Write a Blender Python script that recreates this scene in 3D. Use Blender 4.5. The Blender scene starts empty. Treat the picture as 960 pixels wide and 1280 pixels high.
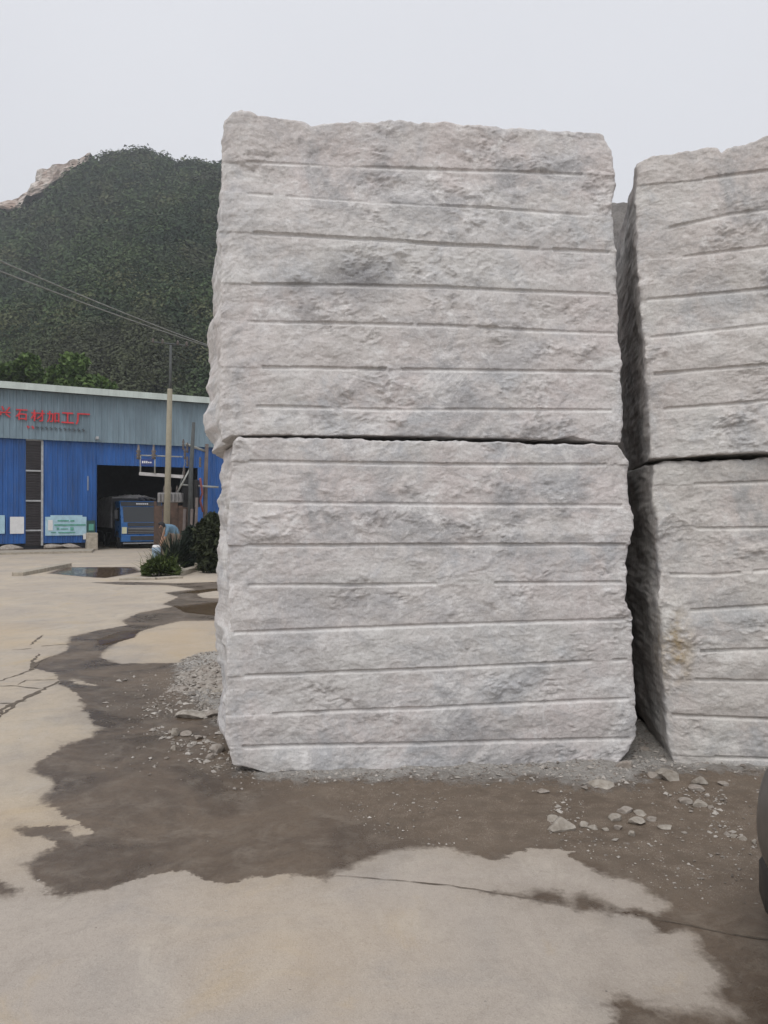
import bpy, bmesh, math, random
import numpy as np
from mathutils import Vector, Matrix
R = math.radians
random.seed(7); rng = np.random.default_rng(7)
scene = bpy.context.scene
col = scene.collection

# ------------------------------------------------------------------ camera, sky, sun, exposure
CAM_H, F, CX, HY = 1.6, 970.0, 480.0, 645.0          # eye height; focal length / centre / horizon of the 960x1280 photograph
cam = bpy.data.cameras.new('camera'); camo = bpy.data.objects.new('camera', cam); col.objects.link(camo)
cam.sensor_fit = 'VERTICAL'; cam.sensor_height = 36.0; cam.lens = F / 1280 * 36.0
cam.clip_start = 0.05; cam.clip_end = 4000
camo.location = (0, 0, CAM_H); camo.rotation_euler = (R(90) + math.atan(5 / F), 0, 0)
scene.camera = camo

SUN_EL, SUN_AZ = R(52), R(200)                        # soft light from behind the camera, a little to its left
world = bpy.data.worlds.new('World'); scene.world = world; world.use_nodes = True
wn = world.node_tree; wn.nodes.clear()
w_out = wn.nodes.new('ShaderNodeOutputWorld'); w_bg = wn.nodes.new('ShaderNodeBackground')
w_sky = wn.nodes.new('ShaderNodeTexSky'); w_sky.sky_type = 'NISHITA'; w_sky.sun_disc = False
w_sky.sun_elevation = SUN_EL; w_sky.sun_rotation = SUN_AZ; w_sky.dust_density = 4.0; w_sky.air_density = 1.0
w_hs = wn.nodes.new('ShaderNodeHueSaturation'); w_hs.inputs['Saturation'].default_value = 0.15
w_mix = wn.nodes.new('ShaderNodeMix'); w_mix.data_type = 'RGBA'; w_mix.inputs[0].default_value = 0.9
w_tc = wn.nodes.new('ShaderNodeTexCoord'); w_ns = wn.nodes.new('ShaderNodeTexNoise'); w_ns.inputs['Scale'].default_value = 2.2; w_ns.inputs['Detail'].default_value = 4
w_cr = wn.nodes.new('ShaderNodeMix'); w_cr.data_type = 'RGBA'; w_cr.inputs[6].default_value = (6.75, 6.88, 7.35, 1); w_cr.inputs[7].default_value = (7.5, 7.62, 8.05, 1)
wn.links.new(w_tc.outputs['Generated'], w_ns.inputs['Vector']); wn.links.new(w_ns.outputs['Fac'], w_cr.inputs[0]); wn.links.new(w_cr.outputs[2], w_mix.inputs[7])  # overcast cloud layer, faintly uneven
wn.links.new(w_sky.outputs[0], w_hs.inputs['Color']); wn.links.new(w_hs.outputs[0], w_mix.inputs[6])
wn.links.new(w_mix.outputs[2], w_bg.inputs[0]); w_bg.inputs[1].default_value = 0.114
wn.links.new(w_bg.outputs[0], w_out.inputs[0])
sl = bpy.data.lights.new('sun', 'SUN'); sl.energy = 1.5; sl.angle = R(35); sl.color = (1.0, 0.965, 0.92)
so = bpy.data.objects.new('sun', sl); col.objects.link(so)
# direction towards the sun: azimuth measured from +Y clockwise (as the sky node does)
sd = Vector((math.sin(SUN_AZ) * math.cos(SUN_EL), math.cos(SUN_AZ) * math.cos(SUN_EL), math.sin(SUN_EL)))
so.rotation_euler = sd.to_track_quat('Z', 'Y').to_euler(); so.location = sd * 60
vs = scene.view_settings
vs.view_transform = 'Standard'; vs.look = 'None'; vs.exposure = 0.08; vs.gamma = 1.0; vs.use_curve_mapping = False

# ------------------------------------------------------------------ helpers
def at(px, py, Y): return Vector(((px - CX) / F * Y, Y, CAM_H + (HY - py) / F * Y))
def gr(px, py):
    Y = CAM_H * F / (py - HY); return Vector(((px - CX) / F * Y, Y, 0))

_perm = np.random.default_rng(3).permutation(256).astype(np.int32); _perm = np.concatenate([_perm, _perm, _perm])
_g = np.random.default_rng(4).normal(size=(256, 3)); _g /= np.linalg.norm(_g, axis=1)[:, None]; _g = _g.astype(np.float32)
def perlin(x, y, z=0.0, seed=0):
    x = np.asarray(x, np.float32) + seed * 17.31; y = np.asarray(y, np.float32) + seed * 9.77
    z = np.zeros_like(x) + z + seed * 5.13
    xi, yi, zi = np.floor(x).astype(np.int32), np.floor(y).astype(np.int32), np.floor(z).astype(np.int32)
    xf, yf, zf = x - xi, y - yi, z - zi
    xi &= 255; yi &= 255; zi &= 255
    f = lambda t: t * t * t * (t * (t * 6 - 15) + 10)
    u, v, w = f(xf), f(yf), f(zf)
    def gd(a, b, c):
        h = _perm[_perm[_perm[xi + a] + yi + b] + zi + c]; g = _g[h]
        return g[..., 0] * (xf - a) + g[..., 1] * (yf - b) + g[..., 2] * (zf - c)
    l = lambda a, b, t: a + t * (b - a)
    return l(l(l(gd(0,0,0), gd(1,0,0), u), l(gd(0,1,0), gd(1,1,0), u), v), l(l(gd(0,0,1), gd(1,0,1), u), l(gd(0,1,1), gd(1,1,1), u), v), w) * 1.5
def fbm(x, y, z=0.0, seed=0, n=4, gain=.5):
    s = 0; a = 1.0; k = 1.0
    for i in range(n):
        s = s + a * perlin(np.asarray(x) * k, np.asarray(y) * k, np.asarray(z) * k, seed + i * 3.7); a *= gain; k *= 2.03
    return s
def ridged(x, y, z=0.0, seed=0, n=3):
    s = 0; a = 1.0; k = 1.0
    for i in range(n):
        s = s + a * (1 - 2 * np.abs(perlin(np.asarray(x) * k, np.asarray(y) * k, np.asarray(z) * k, seed + i * 2.9))); a *= .5; k *= 2.1
    return s / 1.75
def sstep(a, b, x):
    t = np.clip((x - a) / (b - a), 0, 1); return t * t * (3 - 2 * t)

def link(o, parent=None):
    col.objects.link(o)
    if parent is not None: o.parent = parent
    return o
def tag(o, label=None, cat=None, group=None, kind=None):
    for k, v in (('label', label), ('category', cat), ('group', group), ('kind', kind)):
        if v: o[k] = v
    return o
def np_mesh(name, V, faces_idx, nper, mat, smooth=True, parent=None, mats=None, mat_idx=None):
    """V (n,3); faces_idx flat int array; nper = verts per face (int or array)"""
    me = bpy.data.meshes.new(name); V = np.asarray(V, np.float32); fi = np.asarray(faces_idx, np.int32).ravel()
    if np.isscalar(nper): tot = np.full(len(fi) // nper, nper, np.int32)
    else: tot = np.asarray(nper, np.int32)
    st = np.concatenate([[0], np.cumsum(tot)[:-1]]).astype(np.int32)
    me.vertices.add(len(V)); me.vertices.foreach_set('co', V.ravel())
    me.loops.add(len(fi)); me.loops.foreach_set('vertex_index', fi)
    me.polygons.add(len(tot)); me.polygons.foreach_set('loop_start', st); me.polygons.foreach_set('loop_total', tot)
    for m in (mats or [mat]): me.materials.append(m)
    if mat_idx is not None: me.polygons.foreach_set('material_index', np.asarray(mat_idx, np.int32))
    me.polygons.foreach_set('use_smooth', np.full(len(tot), smooth, bool))
    me.update(calc_edges=True); me.validate()
    return link(bpy.data.objects.new(name, me), parent)
def fattr(o, name, vals):
    a = o.data.attributes.new(name, 'FLOAT', 'POINT'); a.data.foreach_set('value', np.asarray(vals, np.float32).ravel())

class MB:
    """collects shapes and links them as one mesh object"""
    def __init__(s): s.v = []; s.f = []; s.sm = []
    def add(s, vs_, fs, smooth=False):
        o = len(s.v); s.v += [tuple(v) for v in vs_]; s.f += [tuple(i + o for i in f) for f in fs]; s.sm += [smooth] * len(fs); return s
    def box(s, c, d, M=None, bev=0.0):
        bm = bmesh.new(); bmesh.ops.create_cube(bm, size=1)
        for v in bm.verts: v.co = Vector((v.co.x * d[0], v.co.y * d[1], v.co.z * d[2]))
        if bev: bmesh.ops.bevel(bm, geom=list(bm.edges), offset=bev, segments=2, affect='EDGES', profile=.6)
        bm.verts.index_update(); vs_ = []
        for v in bm.verts:
            p = v.co.copy()
            if M is not None: p = M @ p
            vs_.append(p + Vector(c))
        s.add(vs_, [[v.index for v in f.verts] for f in bm.faces]); bm.free(); return s
    def b(s, x0, x1, y0, y1, z0, z1, bev=0.0):
        return s.box(((x0 + x1) / 2, (y0 + y1) / 2, (z0 + z1) / 2), (abs(x1 - x0), abs(y1 - y0), abs(z1 - z0)), None, bev)
    def tube(s, pts, r, n=10, caps=True):
        pts = [Vector(p) for p in pts]; rs = r if isinstance(r, (list, tuple)) else [r] * len(pts)
        vs_, fs = [], []; up = None
        for i, p in enumerate(pts):
            t = (pts[min(i + 1, len(pts) - 1)] - pts[max(i - 1, 0)]).normalized()
            a = t.orthogonal().normalized() if up is None else (up - t * up.dot(t)).normalized()
            up = a; bb = t.cross(a)
            for k in range(n):
                an = 2 * math.pi * k / n; vs_.append(p + (a * math.cos(an) + bb * math.sin(an)) * rs[i])
        for i in range(len(pts) - 1):
            for k in range(n):
                fs.append((i * n + k, i * n + (k + 1) % n, (i + 1) * n + (k + 1) % n, (i + 1) * n + k))
        s.add(vs_, fs, True)
        if caps:
            o = len(s.v) - len(vs_)
            s.f += [tuple(o + k for k in reversed(range(n))), tuple(o + (len(pts) - 1) * n + k for k in range(n))]; s.sm += [False, False]
        return s
    def lathe(s, prof, c=(0, 0, 0), n=24, axis='Z'):
        vs_, fs = [], []
        for (r, h) in prof:
            for k in range(n):
                a = 2 * math.pi * k / n
                p = (r * math.cos(a), r * math.sin(a), h)
                if axis == 'Y': p = (p[0], p[2], p[1])
                if axis == 'X': p = (p[2], p[0], p[1])
                vs_.append(Vector(p) + Vector(c))
        m = len(prof)
        for i in range(m - 1):
            for k in range(n): fs.append((i * n + k, i * n + (k + 1) % n, (i + 1) * n + (k + 1) % n, (i + 1) * n + k))
        s.add(vs_, fs, True)
        return s
    def build(s, name, mat, parent=None):
        me = bpy.data.meshes.new(name); me.from_pydata([tuple(v) for v in s.v], [], s.f); me.materials.append(mat)
        me.polygons.foreach_set('use_smooth', s.sm); me.update()
        bm = bmesh.new(); bm.from_mesh(me); bmesh.ops.recalc_face_normals(bm, faces=bm.faces); bm.to_mesh(me); bm.free()
        return link(bpy.data.objects.new(name, me), parent)
def empty(name, loc=(0, 0, 0), rz=0.0):
    o = bpy.data.objects.new(name, None); o.location = loc; o.rotation_euler = (0, 0, rz); o.empty_display_size = .2
    return link(o)

# ------------------------------------------------------------------ materials
def srgb(r, g, b):
    f = lambda c: (c / 255 / 12.92) if c / 255 <= .04045 else ((c / 255 + .055) / 1.055) ** 2.4
    return (f(r), f(g), f(b), 1)
class NT:
    def __init__(s, name):
        s.m = bpy.data.materials.new(name); s.m.use_nodes = True; s.t = s.m.node_tree; s.t.nodes.clear()
        s.out = s.n('ShaderNodeOutputMaterial'); s.p = s.n('ShaderNodeBsdfPrincipled'); s.l(s.p.outputs[0], s.out.inputs[0])
    def n(s, t, **k):
        x = s.t.nodes.new(t)
        for a, v in k.items(): setattr(x, a, v)
        return x
    def l(s, a, b): s.t.links.new(a, b)
    def val(s, sock, v):
        if hasattr(v, 'is_output'): s.l(v, sock)
        else: sock.default_value = v
    def coord(s, kind='Object', scale=None):
        c = s.n('ShaderNodeTexCoord').outputs[kind]
        if scale is None: return c
        m = s.n('ShaderNodeMapping'); m.inputs['Scale'].default_value = scale; s.l(c, m.inputs[0]); return m.outputs[0]
    def noise(s, co, scale, detail=4, rough=.55, dist=0.0):
        x = s.n('ShaderNodeTexNoise'); s.l(co, x.inputs['Vector']); x.inputs['Scale'].default_value = scale
        x.inputs['Detail'].default_value = detail; x.inputs['Roughness'].default_value = rough; x.inputs['Distortion'].default_value = dist
        return x.outputs['Fac']
    def voro(s, co, scale, feature='F1'):
        x = s.n('ShaderNodeTexVoronoi', feature=feature); s.l(co, x.inputs['Vector']); x.inputs['Scale'].default_value = scale; return x.outputs['Distance']
    def rng(s, v, a, b, c=0.0, d=1.0):
        x = s.n('ShaderNodeMapRange'); s.val(x.inputs[0], v)
        for i, q in enumerate((a, b, c, d)): s.val(x.inputs[i + 1], q)
        return x.outputs[0]
    def math(s, op, a, b=0.0):
        x = s.n('ShaderNodeMath', operation=op); s.val(x.inputs[0], a); s.val(x.inputs[1], b); return x.outputs[0]
    def mix(s, f, a, b, mode='MIX'):
        x = s.n('ShaderNodeMix', data_type='RGBA', blend_type=mode); s.val(x.inputs[0], f); s.val(x.inputs[6], a); s.val(x.inputs[7], b); return x.outputs[2]
    def attr(s, name): return s.n('ShaderNodeAttribute', attribute_name=name).outputs['Fac']
    def isl(s): return s.n('ShaderNodeNewGeometry').outputs['Random Per Island']
    def bump(s, h, strength=.5, dist=.01, prev=None):
        x = s.n('ShaderNodeBump'); s.val(x.inputs['Height'], h); x.inputs['Strength'].default_value = strength; x.inputs['Distance'].default_value = dist
        if prev is not None: s.l(prev, x.inputs['Normal'])
        return x.outputs[0]
    def fin(s, color, rough=.8, normal=None, metal=0.0, spec=None):
        s.val(s.p.inputs['Base Color'], color); s.val(s.p.inputs['Roughness'], rough); s.val(s.p.inputs['Metallic'], metal)
        if normal is not None: s.l(normal, s.p.inputs['Normal'])
        if spec is not None: s.val(s.p.inputs['Specular IOR Level'], spec)
        return s.m
def simple(name, c, rough=.7, metal=0.0, var=.25, scale=6, bump=.15):
    t = NT(name); co = t.coord(); n = t.noise(co, scale, 5, .6)
    a = tuple(x * (1 - var) for x in c[:3]) + (1,); b = tuple(min(1, x * (1 + var)) for x in c[:3]) + (1,)
    return t.fin(t.mix(t.rng(n, .3, .7), a, b), t.rng(n, .3, .7, max(.02, rough - .08), min(1, rough + .08)), t.bump(n, bump, .01), metal)

def stone_mat(name, tint=(1, 1, 1), rust=None, stains=()):
    t = NT(name); co = t.coord()
    base, pink, blue, dk, wht = (.60, .582, .565, 1), (.61, .56, .545, 1), (.46, .465, .48, 1), (.31, .30, .29, 1), (.76, .75, .735, 1)
    n1 = t.noise(co, 1.5, 5, .6, .4); n2 = t.noise(co, 2.6, 6, .65, .6); n3 = t.noise(co, 7, 6, .7); n4 = t.noise(co, 26, 6, .75); n7 = t.noise(co, 85, 4, .7)
    c = t.mix(t.rng(n1, .42, .62), base, pink)
    c = t.mix(t.math('MULTIPLY', t.rng(n2, .49, .64), .95), c, blue)
    c = t.mix(t.math('MULTIPLY', t.rng(n3, .55, .75), .45), c, dk)
    c = t.mix(t.math('MULTIPLY', t.rng(n3, .46, .3), .45), c, wht)
    tin = t.attr('tin'); c = t.mix(t.rng(tin, 0, 1, 0, .4), c, (.53, .485, .465, 1)); c = t.mix(t.rng(tin, 0, -1, 0, .35), c, (.585, .58, .565, 1))
    n5 = t.noise(t.coord('Object', (1, 1, 1.5)), 1.1, 7, .68, 1.0); c = t.mix(t.math('MULTIPLY', t.rng(n5, .52, .64), .8), c, (.36, .36, .37, 1))
    n6 = t.noise(co, 3.4, 7, .75, .8); c = t.mix(t.math('MULTIPLY', t.rng(n6, .53, .65), .85), c, (.74, .725, .715, 1))
    for (sx_, sz_, sr_, sk_) in stains:   # grey mineral stains
        mp = t.n('ShaderNodeMapping'); t.l(co, mp.inputs[0]); mp.inputs['Scale'].default_value = (.62, .2, 1)
        m = t.n('ShaderNodeVectorMath', operation='DISTANCE'); t.l(mp.outputs[0], m.inputs[0]); m.inputs[1].default_value = (sx_ * .62, 0, sz_)
        dd = t.math('ADD', m.outputs['Value'], t.math('MULTIPLY', t.math('SUBTRACT', n3, .5), sr_ * 1.6))
        c = t.mix(t.math('MULTIPLY', t.rng(dd, sr_, sr_ * .1), sk_), c, (.21, .21, .22, 1))
    c = t.mix(t.math('MULTIPLY', t.rng(n4, .52, .72), .4), c, dk)
    c = t.mix(t.math('MULTIPLY', t.rng(n4, .46, .3), .4), c, wht)
    c = t.mix(t.math('MULTIPLY', t.rng(n7, .53, .7), .38), c, dk)
    c = t.mix(t.math('MULTIPLY', t.rng(n7, .45, .28), .45), c, (.78, .77, .76, 1))
    c = t.mix(t.math('MULTIPLY', t.attr('pit'), t.rng(n4, .46, .62, .0, .35)), c, (.33, .32, .31, 1))
    # drill channels: darker broken line along upper lip, catch-light on lower half painted in
    c = t.mix(t.math('MULTIPLY', t.attr('rim'), t.rng(n3, .44, .62, 0, .3)), c, (.28, .27, .26, 1))
    c = t.mix(t.math('MULTIPLY', t.attr('chan_light'), t.rng(n3, .3, .6, .8, .25)), c, (.78, .765, .745, 1))
    if rust:
        m = t.n('ShaderNodeVectorMath', operation='DISTANCE'); mp = t.n('ShaderNodeMapping'); t.l(co, mp.inputs[0]); mp.inputs['Scale'].default_value = (1, .4, .42)
        t.l(mp.outputs[0], m.inputs[0]); m.inputs[1].default_value = (rust[0], rust[1] * .4, rust[2] * .42)
        f = t.math('MULTIPLY', t.rng(m.outputs['Value'], .15, .03), t.rng(n3, .42, .60))
        c = t.mix(t.math('MULTIPLY', f, .85), c, (.37, .28, .15, 1))
    st = t.noise(t.coord('Object', (3.5, 3.5, .35)), 3.0, 6, .7, .5); c = t.mix(t.math('MULTIPLY', t.attr('streak_shade'), t.rng(st, .34, .58, .1, .8)), c, (.20, .19, .185, 1))  # dark vertical weather streaks that also deepen the gap's shade in colour
    c = t.mix(1.0, c, tint + (1,), 'MULTIPLY')
    f1 = t.noise(co, 48, 8, .78); vo = t.n('ShaderNodeTexVoronoi', feature='F1'); wv = t.n('ShaderNodeVectorMath', operation='ADD'); nv_ = t.n('ShaderNodeTexNoise'); nv_.inputs['Scale'].default_value = 14; t.l(co, nv_.inputs['Vector'])
    sc_ = t.n('ShaderNodeVectorMath', operation='SCALE'); t.l(nv_.outputs['Color'], sc_.inputs[0]); sc_.inputs['Scale'].default_value = .06; t.l(co, wv.inputs[0]); t.l(sc_.outputs[0], wv.inputs[1]); t.l(wv.outputs[0], vo.inputs['Vector']); vo.inputs['Scale'].default_value = 30
    nb = t.bump(f1, .65, .011, t.bump(vo.outputs['Distance'], .25, .007))
    return t.fin(c, .92, nb, spec=.25)

M = {}
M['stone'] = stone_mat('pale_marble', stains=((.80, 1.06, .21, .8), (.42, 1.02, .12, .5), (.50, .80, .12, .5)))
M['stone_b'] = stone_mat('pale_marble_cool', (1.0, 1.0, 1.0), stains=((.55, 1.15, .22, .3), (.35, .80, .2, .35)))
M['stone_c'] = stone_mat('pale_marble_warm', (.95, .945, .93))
M['stone_shade'] = stone_mat('gap_shade_marble', (.42, .41, .40))  # marble darkened in colour to hold the shade of the gap
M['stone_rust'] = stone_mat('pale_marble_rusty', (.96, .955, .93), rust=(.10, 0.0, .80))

def ground_mat():
    t = NT('wet_concrete_yard'); co = t.coord()
    wet, dust, pud, mud = t.attr('wet'), t.attr('dust'), t.attr('pud'), t.attr('mud')
    n1 = t.noise(co, .6, 6, .62, .5); n2 = t.noise(co, 1.5, 7, .65, .7); n3 = t.noise(co, 9, 6, .65); n4 = t.noise(co, 45, 6, .7); n5 = t.noise(co, 160, 3, .6)
    grey, beige, ochre, cool = (.40, .345, .285, 1), (.47, .40, .31, 1), (.47, .365, .225, 1), (.40, .355, .315, 1)
    c = t.mix(t.rng(n1, .4, .6), grey, beige)
    c = t.mix(t.rng(t.attr('near'), 0, 1, 0, .75), c, cool)
    c = t.mix(t.math('MULTIPLY', t.rng(n2, .56, .72), .6), c, ochre)
    c = t.mix(t.math('MULTIPLY', t.rng(n2, .47, .3), .55), c, (.30, .28, .262, 1))
    n8 = t.noise(t.coord('Object', (1, .6, 1)), 2.3, 8, .72, 1.2); c = t.mix(t.math('MULTIPLY', t.rng(n8, .52, .66), .5), c, (.50, .45, .385, 1)); c = t.mix(t.math('MULTIPLY', t.rng(n8, .46, .34), .35), c, (.29, .25, .21, 1))
    c = t.mix(t.math('MULTIPLY', t.rng(n3, .5, .75), .28), c, (.24, .21, .18, 1))
    c = t.mix(t.math('MULTIPLY', t.rng(n4, .5, .75), .22), c, (.22, .195, .165, 1))
    c = t.mix(t.math('MULTIPLY', t.rng(n4, .48, .3), .15), c, (.5, .45, .39, 1))
    c = t.mix(t.math('MULTIPLY', t.rng(t.math('ADD', t.attr('och'), t.math('MULTIPLY', t.math('SUBTRACT', n2, .5), 1.2)), -.5, .7), .6), c, (.46, .35, .225, 1))
    c = t.mix(t.math('MULTIPLY', t.rng(n5, .56, .68), .3), c, (.20, .175, .15, 1)); c = t.mix(t.math('MULTIPLY', t.rng(n5, .44, .34), .25), c, (.56, .51, .45, 1))
    # wet stain with its own outline
    edge = t.math('ADD', wet, t.math('ADD', t.math('MULTIPLY', t.math('SUBTRACT', n3, .5), .16), t.math('MULTIPLY', t.math('SUBTRACT', n4, .5), .05)))
    sw = t.rng(t.noise(co, 1.3, 3, .5), .42, .66, .006, .055); wm = t.rng(edge, t.math('MULTIPLY', sw, -.6), sw)
    c = t.mix(t.math('MULTIPLY', t.rng(edge, -.14, .0), .25), c, (.25, .21, .165, 1))
    deep = t.rng(edge, 0, .35)
    wc = t.mix(t.rng(n2, .38, .62), (.076, .053, .036, 1), (.15, .113, .082, 1))
    wc = t.mix(t.math('MULTIPLY', t.rng(t.noise(co, 4.5, 7, .7, .6), .5, .68), .7), wc, (.215, .18, .143, 1))
    wc = t.mix(t.math('MULTIPLY', t.rng(n4, .46, .75), .55), wc, (.065, .05, .038, 1))
    wc = t.mix(t.math('MULTIPLY', t.rng(n3, .52, .3), .35), wc, (.21, .18, .145, 1))
    wc = t.mix(t.math('MULTIPLY', mud, t.rng(n3, .35, .6, .25, .85)), wc, (.20, .155, .115, 1))
    gritty = t.math('MULTIPLY', t.rng(n5, .56, .66), t.rng(n3, .42, .62))
    wc = t.mix(t.math('MULTIPLY', gritty, t.math('ADD', t.math('MULTIPLY', mud, .75), .12)), wc, (.42, .385, .34, 1))
    c = t.mix(wm, c, wc)
    # stone dust / crushed marble along the blocks
    de = t.rng(t.math('ADD', dust, t.math('ADD', t.math('MULTIPLY', t.math('SUBTRACT', n3, .5), .42), t.math('MULTIPLY', t.math('SUBTRACT', n4, .5), .34))), -.03, .1)
    dc = t.mix(t.rng(n4, .35, .65), (.56, .54, .515, 1), (.30, .28, .255, 1))
    c = t.mix(t.math('MULTIPLY', de, .9), c, dc)
    pm = t.rng(t.math('ADD', pud, t.math('MULTIPLY', t.math('SUBTRACT', n3, .5), .12)), 0, .03)
    c = t.mix(pm, c, (.105, .074, .048, 1))
    rough = t.rng(n4, .3, .7, .8, .95)
    rw = t.rng(n2, .36, .6, .2, .58)
    rw = t.mix(t.math('MULTIPLY', mud, .7), rw, (.78, .78, .78, 1))
    rough = t.mix(wm, rough, rw); rough = t.mix(de, rough, (.93, .93, .93, 1)); rough = t.mix(pm, rough, t.rng(n3, .4, .6, .07, .2))
    h = t.math('ADD', t.math('MULTIPLY', n4, 1.0), t.math('MULTIPLY', n5, .6))
    inv = t.math('SUBTRACT', 1.0, pm)
    hb = t.math('MULTIPLY', h, inv)
    amp = t.math('ADD', .16, t.math('ADD', t.math('MULTIPLY', de, 1.0), t.math('MULTIPLY', t.math('MULTIPLY', mud, wm), .55)))
    nb = t.bump(t.math('MULTIPLY', hb, amp), .8, .02)
    return t.fin(c, rough, nb, spec=t.rng(pm, 0, 1, .4, .07))
M['ground'] = ground_mat()
M['crack'] = simple('crack_earth', (.13, .105, .08), .9, 0, .4, 30, .6)
M['kerb'] = simple('kerb_concrete', (.36, .32, .26), .9, 0, .25, 8, .5)
M['pebble'] = NT('crushed_marble')
_t = M['pebble']; _n = _t.noise(_t.coord(), 30, 4, .6)
M['pebble'] = _t.fin(_t.mix(_t.isl(), (.17, .145, .122, 1), (.47, .44, .40, 1)), .9, _t.bump(_n, .4, .01))
_t = NT('loose_stone'); _co = _t.coord(); _n = _t.noise(_co, 14, 6, .65)
M['rock'] = _t.fin(_t.mix(_t.rng(_n, .35, .65), (.23, .20, .165, 1), (.46, .425, .375, 1)), .9, _t.bump(_t.noise(_co, 60, 5, .7), .5, .01))
_t = NT('loose_stone_dark'); _co = _t.coord(); _n = _t.noise(_co, 14, 6, .65)
M['rock_dark'] = _t.fin(_t.mix(_t.rng(_n, .35, .65), (.23, .195, .165, 1), (.40, .365, .325, 1)), .85, _t.bump(_t.noise(_co, 60, 5, .7), .5, .01))

def sheet(name, c, rough=.45, fade=.25):
    t = NT(name); co = t.coord(); n = t.noise(t.coord('Object', (1.2, 1.2, .25)), 1.5, 5, .6); n2 = t.noise(t.coord('Object', (14, 14, .6)), 1.0, 4, .6)
    cc = t.mix(t.rng(n, .35, .65), tuple(x * (1 - fade) for x in c) + (1,), tuple(x * (1 + fade) for x in c) + (1,))
    cc = t.mix(t.math('MULTIPLY', t.rng(n2, .55, .75), .25), cc, (.16, .17, .18, 1))
    return t.fin(cc, rough, t.bump(n2, .1, .02))
M['blue'] = sheet('blue_sheet', (.016, .088, .295), .45)
M['band'] = sheet('grey_blue_sheet', (.165, .23, .275), .5, .18)
M['fascia'] = sheet('pale_eave_trim', (.50, .56, .53), .5, .12)
M['red'] = simple('red_letter', (.55, .035, .045), .5, 0, .15, 3, .02)
M['dark_print'] = simple('dark_letter', (.07, .085, .10), .6)
M['louvre'] = simple('dark_louvre', (.035, .03, .033), .45, 0, .3, 3)
M['frame'] = simple('grey_frame', (.34, .35, .36), .5)
M['white'] = simple('white_board', (.66, .66, .66), .5, 0, .08)
M['pale_blue'] = simple('pale_blue_board', (.36, .53, .62), .45, 0, .12)
M['green_print'] = simple('green_print', (.10, .30, .24), .6)
M['dark_green'] = simple('dark_green_board', (.025, .075, .065), .5)
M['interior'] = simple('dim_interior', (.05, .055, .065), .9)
M['rusty'] = simple('rusty_steel', (.085, .055, .042), .85, 0, .45, 5, .3)
M['concrete'] = simple('pole_concrete', (.27, .245, .185), .9, 0, .14, 5, .2)
M['dark_pole'] = simple('dark_pole', (.075, .082, .082), .8, 0, .25, 5, .2)
M['brown_pole'] = simple('brown_pole', (.14, .115, .105), .85, 0, .25, 5, .2)
M['steel'] = simple('galvanised_steel', (.34, .35, .33), .5, .4, .2)
M['black'] = simple('black_plastic', (.012, .012, .013), .5)
M['ceramic'] = simple('insulator_ceramic', (.12, .10, .09), .3)
M['tank'] = simple('transformer_paint', (.24, .235, .235), .6)
M['sign_blue'] = simple('sign_blue', (.02, .045, .19), .4)
M['cable'] = simple('cable', (.23, .24, .23), .6)
M['truck_blue'] = simple('truck_blue', (.022, .11, .31), .3, 0, .12, 2, .02)
M['truck_dark'] = simple('truck_dark_trim', (.03, .032, .036), .5)
M['chrome'] = simple('dull_chrome', (.30, .31, .33), .35, .7, .1)
_t = NT('dark_glass'); M['glass'] = _t.fin((.02, .024, .028, 1), .06, spec=.6)
_t = NT('headlamp_glass'); M['lamp'] = _t.fin((.62, .62, .42, 1), .12, spec=.7)
M['tyre'] = simple('tyre_rubber', (.02, .02, .02), .9, 0, .3, 20, .3)
M['cargo'] = simple('grey_tarpaulin', (.5, .49, .5), .8, 0, .3, 4, .6)
M['slab'] = simple('pale_slab', (.42, .41, .41), .7)
_t = NT('car_paint'); _n = _t.noise(_t.coord(), 4, 5, .6)
M['car'] = _t.fin(_t.mix(_t.rng(_n, .4, .7), (.085, .077, .07, 1), (.135, .122, .108, 1)), .36, metal=.3)
M['skin'] = simple('skin', (.36, .21, .14), .6, 0, .08)
M['shirt'] = simple('blue_grey_shirt', (.115, .20, .28), .85, 0, .15, 8, .4)
M['trouser'] = simple('beige_trousers', (.26, .205, .165), .9, 0, .15, 8, .4)
M['hair'] = simple('black_hair', (.008, .008, .009), .7)
M['bucket'] = simple('pale_blue_plastic', (.26, .35, .45), .5)

def leaf_mat(name, a, b, c2=None):
    t = NT(name); isl = t.isl(); n = t.noise(t.coord(), .045, 5, .65)
    cc = t.mix(isl, a, b)
    if c2: cc = t.mix(t.math('MULTIPLY', t.rng(n, .45, .65), .8), cc, c2)
    m = t.fin(cc, .75, spec=.25)
    return m
def forest_mat():
    t = NT('forest_leaves'); isl = t.isl(); tv = t.attr('tv'); n = t.noise(t.coord(), .03, 5, .65)
    a = t.mix(t.math('POWER', tv, 1.15), (.018, .040, .020, 1), (.10, .15, .058, 1)); a = t.mix(t.rng(tv, .86, .92, 0, .6), a, (.12, .11, .055, 1)); a = t.mix(t.math('MULTIPLY', t.rng(n, .5, .62), .55), a, (.08, .072, .046, 1)); a = t.mix(t.math('MULTIPLY', t.rng(n, .47, .36), .6), a, (.018, .038, .02, 1))
    return t.fin(t.mix(t.rng(isl, 0, 1, 0, .45), a, t.mix(1.0, a, (.35, .4, .4, 1), 'MULTIPLY')), .75, spec=.25)
M['forest'] = forest_mat()
M['forest_old'] = leaf_mat('forest_leaves', (.016, .029, .016, 1), (.05, .073, .038, 1), (.075, .072, .043, 1))
M['leaf_bright'] = leaf_mat('fresh_leaves', (.045, .085, .022, 1), (.115, .175, .05, 1))
M['leaf_bush'] = leaf_mat('bush_leaves', (.03, .05, .014, 1), (.085, .115, .03, 1))
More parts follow.
